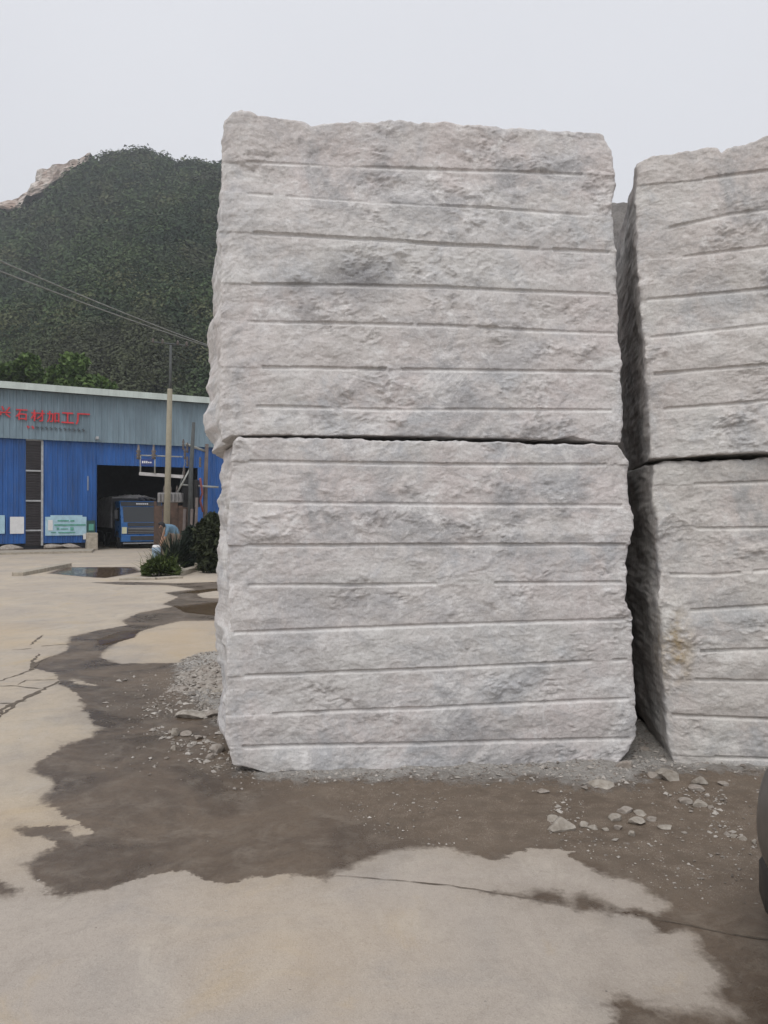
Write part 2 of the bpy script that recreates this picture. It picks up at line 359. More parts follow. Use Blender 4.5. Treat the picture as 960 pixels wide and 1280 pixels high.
M['leaf_dark'] = leaf_mat('dark_leaves', (.012, .02, .014, 1), (.04, .055, .04, 1))
M['leaf_conifer'] = leaf_mat('conifer_leaves', (.018, .024, .012, 1), (.05, .06, .03, 1))
M['bark'] = simple('bark', (.075, .06, .045), .95, 0, .3, 12, .6)
M['hill'] = simple('hill_undergrowth', (.024, .033, .021), .95, 0, .4, .3, .3)
_t = NT('quarry_rock'); _co = _t.coord(); _n = _t.noise(_t.coord('Object', (1, 1, .35)), .25, 6, .7); _n2 = _t.noise(_co, .9, 5, .7)
_c = _t.mix(_t.rng(_n, .38, .62), (.60, .55, .50, 1), (.42, .32, .265, 1)); _c = _t.mix(_t.math('MULTIPLY', _t.rng(_n2, .5, .68), .7), _c, (.16, .135, .115, 1))
M['cliff'] = _t.fin(_c, .95, _t.bump(_n2, .6, .6))

# ------------------------------------------------------------------ ground: one sheet with the wet stains as SDF attributes
def graded(segs):
    out = []
    for (a, b, d0, d1) in segs:
        x = a; L = b - a
        while x < b - 1e-6:
            out.append(x); t = (x - a) / L; x += d0 * (d1 / d0) ** t
    out.append(segs[-1][1]); return np.array(out)
def poly_sdf(px, py, poly):
    """signed distance, positive inside"""
    P = np.array(poly, float); Q = np.roll(P, -1, 0); d2 = np.full(px.shape, 1e9); ins = np.zeros(px.shape, bool)
    for (ax, ay), (bx, by) in zip(P, Q):
        ex, ey = bx - ax, by - ay; L = ex * ex + ey * ey + 1e-12
        t = np.clip(((px - ax) * ex + (py - ay) * ey) / L, 0, 1)
        d2 = np.minimum(d2, (px - ax - t * ex) ** 2 + (py - ay - t * ey) ** 2)
        cnd = (ay > py) != (by > py)
        if abs(ey) > 1e-12: ins ^= cnd & (px < ex * (py - ay) / ey + ax)
    return np.where(ins, 1, -1) * np.sqrt(d2)
def gp(pts): return [tuple(gr(x, y)[:2]) for x, y in pts]
WET = gp([(300,726),(219,729),(150,727),(110,728),(150,731),(210,732),(244,736),(206,741),(223,746),(203,755),(216,758),(175,766),(153,775),(159,782),(125,788),(86,797),(84,814),(41,830),(41,836),
 (69,842),(75,855),(97,867),(106,889),(116,905),(125,910),(112,922),(81,932),(34,961),(69,977),(52,1000),(90,1020),(117,1037),(95,1042),(80,1029),(20,1030),(20,1037),(65,1047),(75,1052),
 (30,1077),(37,1087),(50,1102),(65,1115),(100,1115),(145,1105),(185,1092),(230,1084),(255,1097),(285,1102),(320,1095),(370,1092),(410,1097),(435,1085),(480,1065),(545,1058),(620,1077),
 (665,1062),(725,1065),(705,1070),(755,1095),(800,1107),(830,1130),(820,1141),(780,1135),(730,1118),(715,1120),(712,1128),(700,1113),(670,1112),(665,1121),(595,1115),(665,1126),(720,1139),
 (805,1147),(825,1165),(860,1167),(880,1195),(902,1215),(890,1240),(907,1262),(830,1260),(800,1250),(765,1242),(757,1252),(770,1270),(755,1290),(760,1420),(1500,1420),(1500,820),(300,820)])
DRY = [gp([(126,822),(135,812),(160,795),(200,782),(225,776),(300,775),(300,838),(220,828),(150,829)]), gp([(246,743),(262,738),(300,739),(300,748),(255,747)]),
       gp([(84,852),(96,851),(122,857),(100,857)]) if False else gp([(86,850),(92,849),(121,857),(104,857)])]
PUD = [gp([(62,717),(85,709),(165,709),(174,715),(132,722),(100,720)]), gp([(120,800),(150,790),(178,787),(170,797),(140,806),(122,808)]), gp([(225,740),(276,734),(276,737),(245,742)]), gp([(215,757),(276,752),(276,770),(230,766)]),]
WET2 = gp([(-80,1095),(0,1098),(14,1100),(30,1107),(26,1112),(10,1116),(-80,1125)])
xs = np.concatenate([-graded([(0, 2.7, .028, .028), (2.7, 9, .03, .07), (9, 60, .1, 4), (60, 600, 5, 90)])[::-1], graded([(0, 2.7, .028, .028), (2.7, 8, .05, .3), (8, 60, .3, 5), (60, 600, 5, 90)])[1:]])
ys = np.concatenate([-graded([(0, 10, .1, 1), (10, 120, 2, 40)])[::-1], graded([(0, 1.9, .1, .03), (1.9, 6.5, .027, .03), (6.5, 12, .03, .06), (12, 34, .07, .3), (34, 80, .4, 4), (80, 600, 5, 90)])[1:]])
X, Yg = np.meshgrid(xs, ys); X, Yg = X.ravel(), Yg.ravel()
near = (np.abs(X) < 14) & (Yg > 1) & (Yg < 36)
def near_sdf(poly, far=-2.0):
    o = np.full(X.shape, far); o[near] = poly_sdf(X[near], Yg[near], poly); return o
wet = np.maximum(near_sdf(WET), near_sdf(WET2))
for d in DRY: wet = np.minimum(wet, -near_sdf(d))
pud = np.full(X.shape, -2.0)
for d in PUD: pud = np.maximum(pud, near_sdf(d))
wet = np.maximum(wet, near_sdf(PUD[0]) + .08)
DUST = gp([(286,958),(300,968),(330,976),(400,980),(520,978),(680,979),(735,988),(790,984),(815,968),(850,966),(900,966),(1000,970),(1100,972),(1100,930),(770,900),(700,950),(300,950)])
DUST2 = gp([(215,832),(250,816),(290,812),(290,925),(262,900),(240,878),(222,862)])
dust = np.maximum(near_sdf(DUST), near_sdf(DUST2))
MUD = gp([(150,845),(270,900),(275,960),(330,990),(420,1010),(480,1050),(620,1068),(680,1058),(760,1080),(860,1130),(1000,1130),(1200,1100),(1200,940),(290,940),(290,820)])
mud = sstep(-.15, .25, near_sdf(MUD))
z = 0.012 * fbm(X * .5, Yg * .5, 0, 1, 3) * near
z = z + near * sstep(-.1, .08, dust) * (.014 + .02 * fbm(X * 7, Yg * 7, 0, 2, 4)) + near * mud * .008 * fbm(X * 12, Yg * 12, 0, 5, 3)
z = z - near * sstep(-.02, .15, pud) * .008
nx, ny = len(xs), len(ys)
I = np.arange(nx * ny).reshape(ny, nx)
Fq = np.stack([I[:-1, :-1], I[:-1, 1:], I[1:, 1:], I[1:, :-1]], -1).reshape(-1, 4)
ground = np_mesh('ground', np.stack([X, Yg, z], 1), Fq, 4, M['ground']); tag(ground, kind='structure')
fattr(ground, 'wet', wet); fattr(ground, 'dust', dust); fattr(ground, 'pud', pud); fattr(ground, 'mud', mud)
OCH = [gp([(-40,782),(25,780),(32,800),(10,808),(-40,812)]), gp([(150,800),(230,778),(275,776),(275,815),(200,822)]), gp([(300,1140),(350,1148),(410,1185),(380,1205),(330,1180)]), gp([(-60,1010),(30,1020),(60,1055),(-40,1080)])]
och = np.full(X.shape, -2.0)
for d in OCH: och = np.maximum(och, near_sdf(d))
fattr(ground, 'och', och)
fattr(ground, 'near', sstep(4.6, 3.3, Yg))
def gz(x, y): return 0.012 * float(fbm(np.array([x * .5]), np.array([y * .5]), 0, 1, 3)[0])

def crack(pts, w, seed):
    rr = random.Random(seed); P = [gr(*p) for p in pts]; Q = []; w = w * (.62 if w > .01 else .8)
    for a, b in zip(P[:-1], P[1:]):
        n = max(2, int((b - a).length / .05))
        for k in range(n): Q.append(a.lerp(b, k / n))
    Q.append(P[-1]); vs_, fs = [], []
    for i, q in enumerate(Q):
        t = (Q[min(i + 1, len(Q) - 1)] - Q[max(i - 1, 0)]).normalized(); nn = Vector((-t.y, t.x, 0))
        q = q + nn * rr.uniform(-1, 1) * w * .7
        ww = w * rr.uniform(.25, 1.1) * (0.3 + .7 * math.sin(math.pi * min(1, max(0, (i + .5) / len(Q)))) )
        h = gz(q.x, q.y) + .004
        vs_ += [(q.x + nn.x * ww, q.y + nn.y * ww, h), (q.x - nn.x * ww, q.y - nn.y * ww, h)]
        if i: fs.append((2 * i - 2, 2 * i - 1, 2 * i + 1, 2 * i))
    MB().add(vs_, fs).build('crack', M['crack'], ground)
crack([(420,1094),(480,1100),(560,1108),(625,1119),(700,1131)], .006, 1)
crack([(800,1146),(860,1157),(905,1167),(960,1176),(1050,1190)], .007, 2)
crack([(-10,898),(12,882),(30,874),(55,862),(75,852)], .05, 3)
crack([(-10,903),(8,890),(20,880),(34,872)], .03, 13)
crack([(-10,858),(20,858),(55,862)], .02, 4)
crack([(-10,855),(12,848),(38,839),(52,826),(70,820)], .03, 5)
crack([(38,838),(42,826),(50,818)], .035, 6)
crack([(22,857),(32,851),(72,850)], .018, 7)
crack([(52,808),(85,806)], .03, 8)
crack([(38,806),(46,800),(54,794)], .035, 9)
crack([(-10,879),(15,879),(33,876)], .02, 10)
crack([(15,813),(40,811)], .025, 12)

# ------------------------------------------------------------------ the quarried blocks
def axis_steps(L, d, dense=None, grow=1.0):
    out = [0.0]; s = d
    while out[-1] < L - s * 1.01:
        out.append(out[-1] + s)
        if dense is not None and out[-1] > dense: s = min(s * 1.08, .06)
    out.append(L); return np.array(out)
class Plane:
    def __init__(s, px, Y, theta): s.A = Vector(((px - CX) / F * Y, Y, 0)); s.th = theta; s.d = Vector((math.cos(theta), math.sin(theta), 0)); s.b = Vector((-math.sin(theta), math.cos(theta), 0))
    def uw(s, px, py, v=0.0):
        A = s.A + s.b * v; r = Vector(((px - CX) / F, 1, (HY - py) / F)); C = Vector((0, 0, CAM_H))
        n = s.b; t = (A - C).dot(n) / r.dot(n); p = C + r * t
        return (p - A).dot(s.d), p.z
def block(name, pl, W, D, top, bot, left, right, grooves, mat, label, left_back=None, seed=0, du=.008, dw=.005, dense=None, rough=1.0, right_back=None, side_amp=1.0, group=None, strip=.006, streak_shade=0.0):
    """profiles are lists of (px,py) on the front plane: real outline of this block's front, turned into metres on the plane"""
    c = lambda L_, v=0.0: np.array([pl.uw(x, y, v) for x, y in L_])
    T, B, Lf = c(top), c(bot), c(left)
    u0 = Lf[:, 0].mean()
    Rt = c(right) if right else None
    z0, z1 = B[:, 1].min(), T[:, 1].max(); H = z1 - z0
    us = axis_steps(W, du, dense); ws = axis_steps(H, dw)
    vs_ = [0.0]; s = .007
    while vs_[-1] < D - s: vs_.append(vs_[-1] + s); s = min(s * 1.16, .09)
    vs_.append(D); vv = np.array(vs_)
    nu, nw, nv = len(us), len(ws), len(vv)
    # unique vertex ids on the shell (front, top, left, right); back and bottom close as n-gons / strips
    ids = {}; pts = []; faces = []; cnt = 0
    def grid(fixed, a, b_, mk):
        A_, B_ = np.meshgrid(a, b_, indexing='ij'); return mk(A_, B_)
    iu, iv, iw = np.arange(nu), np.arange(nv), np.arange(nw)
    key = lambda i, j, k: (i * nv + j) * nw + k
    def patch(ki, kj, kk, flip):
        K = key(ki, kj, kk)
        q = np.stack([K[:-1, :-1], K[1:, :-1], K[1:, 1:], K[:-1, 1:]], -1).reshape(-1, 4)
        return q[:, ::-1] if flip else q
    a, b_ = np.meshgrid(iu, iw, indexing='ij'); q = [patch(a, np.zeros_like(a), b_, False)]
    a, b_ = np.meshgrid(iu, iv, indexing='ij'); q.append(patch(a, b_, np.full_like(a, nw - 1), False))
    a, b_ = np.meshgrid(iv, iw, indexing='ij'); q.append(patch(np.zeros_like(a), a, b_, True)); q.append(patch(np.full_like(a, nu - 1), a, b_, False))
    back = np.concatenate([key(iu, nv - 1, 0), key(nu - 1, nv - 1, iw[1:]), key(iu[::-1][1:], nv - 1, nw - 1), key(0, nv - 1, iw[::-1][1:-1])])[::-1]
    bott = np.concatenate([key(iu, 0, 0), key(nu - 1, iv[1:], 0), key(iu[::-1][1:], nv - 1, 0), key(0, iv[::-1][1:-1], 0)])[::-1]
    flat = np.concatenate([np.concatenate(q).ravel(), back, bott]); uq, inv = np.unique(flat, return_inverse=True)
    nquad = sum(len(x) for x in q); nper = np.concatenate([np.full(nquad, 4), [len(back), len(bott)]])
    K = uq; k = K % nw; j = (K // nw) % nv; i = K // (nw * nv)
    u, v, w = us[i].copy(), vv[j].copy(), ws[k].copy()
    # rounded, chipped arrises
    r = .018 + .022 * perlin(u * 4, w * 4, v * 4, seed + 40) + .014 * perlin(u * 19, w * 19, v * 19, seed + 41)
    r = np.clip(r, .003, .06)
    S = np.stack([u, v, w], 1); lim = np.array([W, D, H]); qv = np.clip(S, r[:, None], lim - r[:, None]); dlt = S - qv
    ln = np.linalg.norm(dlt, axis=1); ok = ln > 1e-6; S[ok] = qv[ok] + dlt[ok] / ln[ok, None] * np.minimum(r[ok], ln[ok] if False else r[ok])[:, None]
    u2, v2, w2 = S.T
    # outline
    o = np.argsort(-Lf[:, 1])[::-1]; jag = lambda s_, f=1.0: f * (.012 * perlin(w2 * 8, v2 * 5, u2 * 0, s_) + .007 * perlin(w2 * 27, v2 * 11, u2 * 0, s_ + 1))
    zz = z0 + w2
    lu = np.interp(zz, Lf[o, 1], Lf[o, 0]) + jag(seed + 50)
    if left_back is not None:
        Lb = c(left_back, .75); o2 = np.argsort(Lb[:, 1]); lb = np.interp(zz, Lb[o2, 1], Lb[o2, 0])
        sh = sstep(.03, .75, v2); lu = lu * (1 - sh) + np.minimum(lb, lu + .3) * sh + .02 * sh * perlin(zz * 9, v2 * 6, 0, seed + 52)
    if Rt is not None:
        o3 = np.argsort(Rt[:, 1]); ru = np.interp(zz, Rt[o3, 1], Rt[o3, 0]) + jag(seed + 60)
    else: ru = Lf[:, 0].mean() + W + jag(seed + 60)
    uu = lu + (ru - lu) * (u2 / W)
    o4 = np.argsort(T[:, 0]); o5 = np.argsort(B[:, 0])
    tj = .012 * perlin(uu * 9, v2 * 4, 0, seed + 70) + .007 * perlin(uu * 30, v2 * 9, 0, seed + 71)
    zt = np.interp(uu, T[o4, 0], T[o4, 1]) + tj + .03 * sstep(0, .5, v2) * fbm(uu * 2, v2 * 2, 0, seed + 72, 3)
    zb = np.interp(uu, B[o5, 0], B[o5, 1]) + .4 * np.abs(tj)
    zz = zb + (zt - zb) * (w2 / H)
    # ---------------- front relief (positive = into the stone)
    x_, y_ = uu, zz
    wx = .12 * fbm(x_ * 2.2, y_ * 2.2, 0, seed + 3, 3); wy = .10 * fbm(x_ * 2.2, y_ * 2.2, 0, seed + 4, 3)
    big = .030 * fbm(x_ * 1.1, y_ * 1.5, 0, seed + 1, 3)
    mid = .011 * fbm(x_ * 4.2 + wx, y_ * 6.0 + wy, 0, seed + 2, 4)
    tt = (fbm(x_ * 2.6 + wx * 2, y_ * 4.0 + wy * 2, 0, seed + 5, 5, .6)) * 4.5; fl = np.floor(tt); ledge = .0065 * (fl + sstep(.55, 1.0, tt - fl) - .5)
    pm = sstep(.0, .42, fbm(x_ * 2.1, y_ * 2.6, 0, seed + 6, 4) + .10 * np.tanh((x_ - W * .45) * 1.2)); pm = .14 + .80 * pm * sstep(-.35, .15, fbm(x_ * 7, y_ * 8, 0, seed + 16, 3))
    rg = .0085 * (ridged(x_ * 11 + wx * 9, y_ * 15 + wy * 9, 0, seed + 7, 5) - .45) * pm
    ch = fbm(x_ * 9 + wx * 4, y_ * 11 + wy * 4, 0, seed + 17, 3) * 3; cf = np.floor(ch); chip = .0022 * (cf + sstep(.82, 1.0, ch - cf))
    fine = .0042 * fbm(x_ * 30, y_ * 36, 0, seed + 8, 3, .65) * (.35 + .8 * pm)
    rock = -.006 + (big + mid + ledge * (.35 + .9 * pm)) * .62 * rough - rg * rough + fine * rough + chip * (.5 + pm)
    chan_light = np.zeros_like(rock); rim = np.zeros_like(rock)
    if grooves:
        Gs = []
        for g in grooves:
            gp_ = c(g); Gs.append(gp_)
        Gs.sort(key=lambda a_: a_[:, 1].mean())
        lev = np.stack([np.interp(x_, g[:, 0], g[:, 1]) for g in Gs], 1)
        sidx = (zz[:, None] > lev).sum(1); offs = np.random.default_rng(seed + 5).normal(0, strip, len(Gs) + 1)
        rock = rock + offs[sidx]
        for gi, g in enumerate(Gs):
            lv = lev[:, gi] + .003 * perlin(x_ * 1.5, x_ * 0, 0, seed + 90 + gi); d = zz - lv
            Rg = .0115
            on = sstep(g[0, 0] - .02, g[0, 0] + .03, x_) * sstep(g[-1, 0] + .02, g[-1, 0] - .03, x_) * sstep(-.8, -.6, fbm(x_ * 1.9, x_ * 0 + gi * 7.7, 0, seed + 33, 3))
            vg = .45 * big + np.sqrt(np.maximum(Rg * Rg - d * d, 0)) * .68 - .5 * (1 - on)
            inside = (np.abs(d) < Rg)
            # the rock breaks back to the channel lip so most of its length stays open
            lk = .2 + .5 * sstep(-.3, .3, perlin(x_ * 3.1, x_ * 0 + gi * 5.3, 0, seed + 35)); lip = np.exp(-(d / .05) ** 2) * on * lk; rock = rock * (1 - lip) + (.45 * big - .002) * lip
            hit = inside & (vg > rock); rock = np.where(hit, vg, rock); chan_light = np.maximum(chan_light, np.where(hit, sstep(Rg * .7, Rg * .0, d), 0))  # lower half faces up: the light it catches goes into the colour
            chan_light = np.maximum(chan_light, .55 * np.exp(-((d + .015) / .007) ** 2) * on * lk * 1.4)
            rim = np.maximum(rim, np.exp(-((d - .012) / .011) ** 2) * on * sstep(-.05, .3, fbm(x_ * 5, x_ * 0 + gi * 3.1, 0, seed + 99, 3)))
    fall = np.exp(-v2 / .16)
    v3 = v2 + rock * fall
    # ---------------- side relief
    sa = side_amp * (.040 * fbm(v2 * 2.2, zz * 2.6, 0, seed + 11, 4) + .012 * ridged(v2 * 9, zz * 11, 0, seed + 12, 3)) * (.3 + .7 * sstep(0, .2, v2))
    sb = side_amp * (.040 * fbm(v2 * 2.2, zz * 2.6, 0, seed + 13, 4) + .012 * ridged(v2 * 9, zz * 11, 0, seed + 14, 3)) * (.3 + .7 * sstep(0, .2, v2))
    uu = uu + sa * np.exp(-u2 / .15) + sb * np.exp(-(W - u2) / .15)
    if right_back: uu = uu + right_back * (v2 / D) * (u2 / W)
    ob = np_mesh(name, np.stack([uu, v3, zz - z0], 1), inv, nper, mat)
    ob.location = pl.A + Vector((0, 0, z0)); ob.rotation_euler = (0, 0, pl.th)
    fattr(ob, 'chan_light', chan_light); fattr(ob, 'rim', rim)
    tin = np.zeros_like(rock)
    if grooves: tin = np.random.default_rng(seed + 8).uniform(-1, 1, len(Gs) + 1)[sidx]
    fattr(ob, 'streak_shade', streak_shade * sstep(.02, .14, v2 - .05 * fbm(zz * 4, zz * 0, 0, seed, 3)) * np.exp(-u2 / .12)); fattr(ob, 'tin', tin); fattr(ob, 'pit', pm)
    tag(ob, label, 'stone block', group)
    return ob

plA = Plane(284, 4.80, math.atan2(.25, 2.53))
block('stone_block', plA, 2.50, 1.85,
  top=[(270,552),(287,548),(300,546),(330,547),(356,546),(400,549),(440,549),(480,551),(560,551),(640,553),(700,556),(740,555),(770,557),(790,562)],
  bot=[(270,945),(283,955),(300,958),(318,961),(335,966),(352,969),(364,963),(392,964),(404,972),(430,969),(560,966),(676,963),(684,955),(702,955),(710,961),(757,959),(775,958),(795,955)],
  left=[(293,548),(287,567),(287,603),(284,695),(285,747),(288,794),(283,809),(285,842),(282,897),(279,945),(290,975)],
  right=[(772,552),(785,567),(787,622),(791,640),(786,684),(783,747),(790,769),(787,802),(793,860),(794,897),(793,922),(786,942),(770,958)],
  left_back=[(277,545),(276,570),(273,590),(277,605),(273,625),(272,650),(276,665),(272,690),(275,715),(272,735),(275,760),(271,787),(274,820),(275,853),(275,970)],
  right_back=.10, grooves=[[(305,577),(560,581),(775,581)],[(305,628),(560,631),(782,632)],[(303,682),(560,681),(786,681)],[(305,732),(560,730),(782,728)],[(287,791),(420,786),(560,781),(786,774)],[(301,845),(560,835),(786,824)],[(312,894),(560,883),(790,873)],[(298,933),(560,928),(790,923)]],
  mat=M['stone_b'], label='pale grey quarried block with level drill grooves, standing on the ground in the left stack', seed=10, group='quarried stone blocks')
block('stone_block', plA, 2.50, 1.8,
  top=[(262,160),(277,151),(290,138),(302,135),(314,139),(322,143),(353,146),(381,148),(388,152),(412,151),(491,148),(540,151),(606,155),(692,161),(759,164),(775,166)],
  bot=[(250,556),(275,553),(288,545),(330,544),(400,545),(440,544),(480,545),(560,547),(640,550),(690,551),(716,546),(735,551),(783,554)],
  left=[(278,140),(277,151),(273,285),(274,312),(276,360),(274,430),(274,498),(275,560)],
  right=[(758,160),(762,175),(767,209),(771,230),(767,248),(769,302),(774,370),(776,440),(780,525),(778,556)],
  left_back=[(277,140),(276,200),(273,290),(271,312),(265,345),(268,357),(266,380),(269,395),(259,412),(256,428),(264,457),(257,484),(267,503),(255,520),(253,540),(266,556)],
  right_back=.05, grooves=[[(302,201),(420,206),(520,210),(733,218)],[(302,240),(420,249),(540,256),(740,269)],[(312,291),(494,301),(547,306),(767,315)],[(309,355),(540,359),(767,368)],[(304,402),(540,407),(774,417)],[(322,460),(540,462),(771,465)],[(316,508),(480,512),(771,513)]],
  mat=M['stone'], label='pale pinkish grey quarried block, topmost of the left stack, bulging at its left side', seed=27, group='quarried stone blocks', rough=1.1)
plC = Plane(822, 5.02, R(-8))
block('stone_block', plC, 2.6, 1.9,
  top=[(800,582),(815,580),(830,576),(850,576),(880,577),(905,575),(960,573),(1200,575)],
  bot=[(815,930),(832,946),(845,960),(870,964),(910,966),(950,967),(1100,972),(1300,980)],
  left=[(815,576),(815,594),(818,640),(823,680),(824,720),(822,760),(826,800),(828,850),(832,900),(833,945),(845,965)],
  right=None, grooves=[[(862,606),(960,603),(1150,603)],[(866,661),(960,660),(1150,658)],[(832,718),(894,719),(960,713),(1150,708)],[(858,763),(960,757),(1150,750)],[(870,814),(960,811),(1150,806)],[(863,849),(960,852),(1150,856)],[(834,893),(960,899),(1150,906)],[(887,945),(960,948),(1150,954)]],
  mat=M['stone_rust'], label='bottom block of the right stack, yellow rust stain near its left edge', seed=61, dense=.9, side_amp=.4, streak_shade=.4, group='quarried stone blocks')
plD = Plane(803, 5.00, R(-12))
block('stone_block', plD, 2.5, 1.85,
  top=[(780,212),(797,203),(806,198),(814,194),(850,189),(898,182),(902,188),(915,183),(960,170),(1200,130)],
  bot=[(800,577),(814,574),(850,573),(880,570),(960,566),(1200,566)],
  left=[(797,200),(796,240),(796,283),(799,330),(803,375),(806,420),(808,466),(811,520),(814,575)],
  right=None, grooves=[[(875,224),(960,213),(1150,190)],[(830,287),(914,268),(960,262),(1150,236)],[(849,322),(960,308),(1150,285)],[(803,375),(960,361),(1150,340)],[(807,422),(960,406),(1150,386)],[(812,468),(960,456),(1150,440)],[(824,512),(960,501),(1150,490)]],
  mat=M['stone_c'], label='tall rough block topmost of the right stack, its dark left side facing the gap', seed=83, dense=.9, side_amp=.3, streak_shade=.25, rough=1.25, group='quarried stone blocks')
plE = Plane(470, 7.45, 0.0)
block('stone_block', plE, 2.75, 1.6, top=[(460,262),(700,254),(800,252)], bot=[(460,640),(800,640)], left=[(466,252),(468,640)], right=None, grooves=None, mat=M['stone_shade'],
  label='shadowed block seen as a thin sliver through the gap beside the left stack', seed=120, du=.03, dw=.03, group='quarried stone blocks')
block('stone_block', plE, 2.8, 1.7, top=[(460,642),(800,642)], bot=[(460,853),(800,853)], left=[(466,640),(468,853)], right=None, grooves=None, mat=M['stone_shade'],
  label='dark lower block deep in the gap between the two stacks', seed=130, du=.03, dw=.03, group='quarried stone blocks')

# ------------------------------------------------------------------ loose stones, gravel
def rock_mesh(seed, sx, sy, sz, sub=3, cuts=9):
    rr = random.Random(seed); bm = bmesh.new(); bmesh.ops.create_icosphere(bm, subdivisions=sub, radius=1)
    pl = []
    for _ in range(cuts):
        n = Vector((rr.gauss(0, 1), rr.gauss(0, 1), rr.gauss(0, 1))).normalized(); pl.append((n, rr.uniform(.45, .8)))
    for v in bm.verts:
        for n, d in pl:
            e = v.co.dot(n) - d
            if e > 0: v.co -= n * e
    V = np.array([v.co[:] for v in bm.verts]); nrm = V / np.linalg.norm(V, axis=1)[:, None]
    V = V + nrm * (.06 * fbm(V[:, 0] * 2.5, V[:, 1] * 2.5, V[:, 2] * 2.5, seed, 3))[:, None]
    V = V - V.mean(0); ext = V.max(0) - V.min(0); V = V / ext * np.array([sx, sy, sz]); V[:, 2] -= V[:, 2].min()
    fs = np.array([[v.index for v in f.verts] for f in bm.faces]); bm.free()
    return V, fs
def stone(px, py, wpx, hpx, label, seed, dark=False, depth=.8, rz=None, sink=.34):
    p = gr(px, py); s = p.y / F; sx, sz = wpx * s, hpx * s
    V, fs = rock_mesh(seed, sx, sx * depth, sz * 1.1)
    o = np_mesh('loose_stone', V, fs, 3, M['rock_dark'] if dark else M['rock'], smooth=False)
    o.location = (p.x, p.y + sx * depth * .4, gz(p.x, p.y) - sz * sink); o.rotation_euler = (0, 0, random.Random(seed).uniform(-.3, .3) if rz is None else rz)
    o.data.polygons.foreach_set('use_smooth', np.ones(len(fs), bool))
    try: o.data.set_sharp_from_angle(angle=R(24))
    except Exception: pass
    return tag(o, label, 'stone', 'loose stones round the blocks')
L_STONES = [
 (703,1040,35,20,'pale angular stone, largest on the mud in front of the left stack',0),
 (692,1027,15,9,'small stone tucked behind the largest angular stone',0),
 (730,1034,11,9,'small round stone right beside the largest angular stone',0),
 (742,1037,14,6,'thin flat chip, second right of the largest angular stone',0),
 (757,1038,9,5,'tiny chip just left of the flat stone cluster',0),
 (770,1026,17,10,'pale stone at the left end of the flat stone cluster',0),
 (782,1016,20,9,'stone at the back of the flat stone cluster',1),
 (797,1030,22,9,'flat slab lying in the middle of the stone cluster',0),
 (801,1019,16,7,'pale stone at the back right of the flat stone cluster',0),
 (815,1026,14,6,'flat chip at the right of the stone cluster',1),
 (790,1045,9,8,'small stone alone in front of the flat stone cluster',0),
 (773,1037,11,7,'small stone at the front left of the flat stone cluster',1),
 (833,1036,18,5,'flat chip at the front right end of the stone cluster',0),
 (838,976,29,17,'big pale stone at the mouth of the gap, beside the right stack',0),
 (820,973,18,9,'low stone just left of the big pale stone at the gap',1),
 (876,981,21,14,'pointed stone at the foot of the right stack',0),
 (873,988,20,6,'flat chip in front of the pointed stone by the right stack',1),
 (858,1004,18,8,'stone lying left of the flat stone below the right stack',1),
 (876,1008,20,9,'flat pale stone below the pointed stone by the right stack',0),
 (905,981,14,5,'small low stone at the foot of the right stack, right of the pointed stone',1),
 (917,1047,9,5,'leftmost of three small pebbles near the car',0),
 (929,1050,10,6,'middle of three small pebbles near the car',0),
 (943,1054,7,6,'rightmost of three small pebbles, closest to the car',0),
 (888,1010,9,4,'tiny chip right of the flat pale stone below the right stack',1),
 (754,988,34,12,'whitish lump of crushed stone in front of the left stack near the gap',0),
 (680,992,16,5,'thin dark chip lying in the gravel under the left stack',1),
 (783,962,22,13,'grey chunk wedged under the right corner of the left stack',1),
 (806,940,14,9,'dark stone inside the gap between the stacks',1),
 (238,900,44,11,'long flat pale slab on the wet ground left of the stack',0),
 (263,898,26,9,'flat stone touching the right end of the long pale slab',1),
 (219,921,11,13,'upright pale stone in the mud left of the stack',0),
 (232,921,15,8,'dark flat stone beside the upright pale stone',1),
 (270,941,20,13,'brown stone near the foot of the left stack',1),
 (263,948,11,8,'small brown stone below the brown stone by the left stack',1),
 (213,918,5,6,'tiny stone left of the upright pale stone',1),
 (272,868,16,9,'stone against the gravel heap beside the left stack',0),
 (217,938,8,8,'small pale stone in the mud below the upright stone',0),
 (247,925,11,6,'small stone in the mud right of the upright stone',1),
]
for k, (x, y, w_, h_, lb, dk) in enumerate(L_STONES): stone(x, y, w_, h_, lb, 300 + k, bool(dk))

def scatter(name, pts, sizes, mat, flat=.6):
    base = np.array([[1,0,0],[-1,0,0],[0,1,0],[0,-1,0],[0,0,1],[0,0,-1]], float)
    f0 = np.array([[0,2,4],[2,1,4],[1,3,4],[3,0,4],[2,0,5],[1,2,5],[3,1,5],[0,3,5]])
    n = len(pts); V = np.repeat(base[None], n, 0) * rng.uniform(.6, 1.3, (n, 6, 1)) + rng.normal(0, .18, (n, 6, 3))
    a = rng.uniform(0, 6.28, n); ca, sa_ = np.cos(a), np.sin(a); st = rng.uniform(.6, 1.5, n)
    x, y = V[..., 0] * st[:, None], V[..., 1]
    V = np.stack([x * ca[:, None] - y * sa_[:, None], x * sa_[:, None] + y * ca[:, None], V[..., 2] * flat], -1) * sizes[:, None, None] + pts[:, None, :]
    Fc = (f0[None] + (np.arange(n) * 6)[:, None, None]).reshape(-1, 3)
    return np_mesh(name, V.reshape(-1, 3), Fc, 3, mat, smooth=False)
def in_poly(poly, n, dens=None):
    P = np.array(poly); out = []; lo, hi = P.min(0), P.max(0)
    q = rng.uniform(lo, hi, (n * 6, 2)); s = poly_sdf(q[:, 0], q[:, 1], poly)
    q = q[s > 0]
    if dens is not None: q = q[dens(q)]
    return q[:n]
clump = lambda k, th: (lambda q: fbm(q[:, 0] * k, q[:, 1] * k, 0, 31, 3) > rng.uniform(th - .35, th + .35, len(q)))
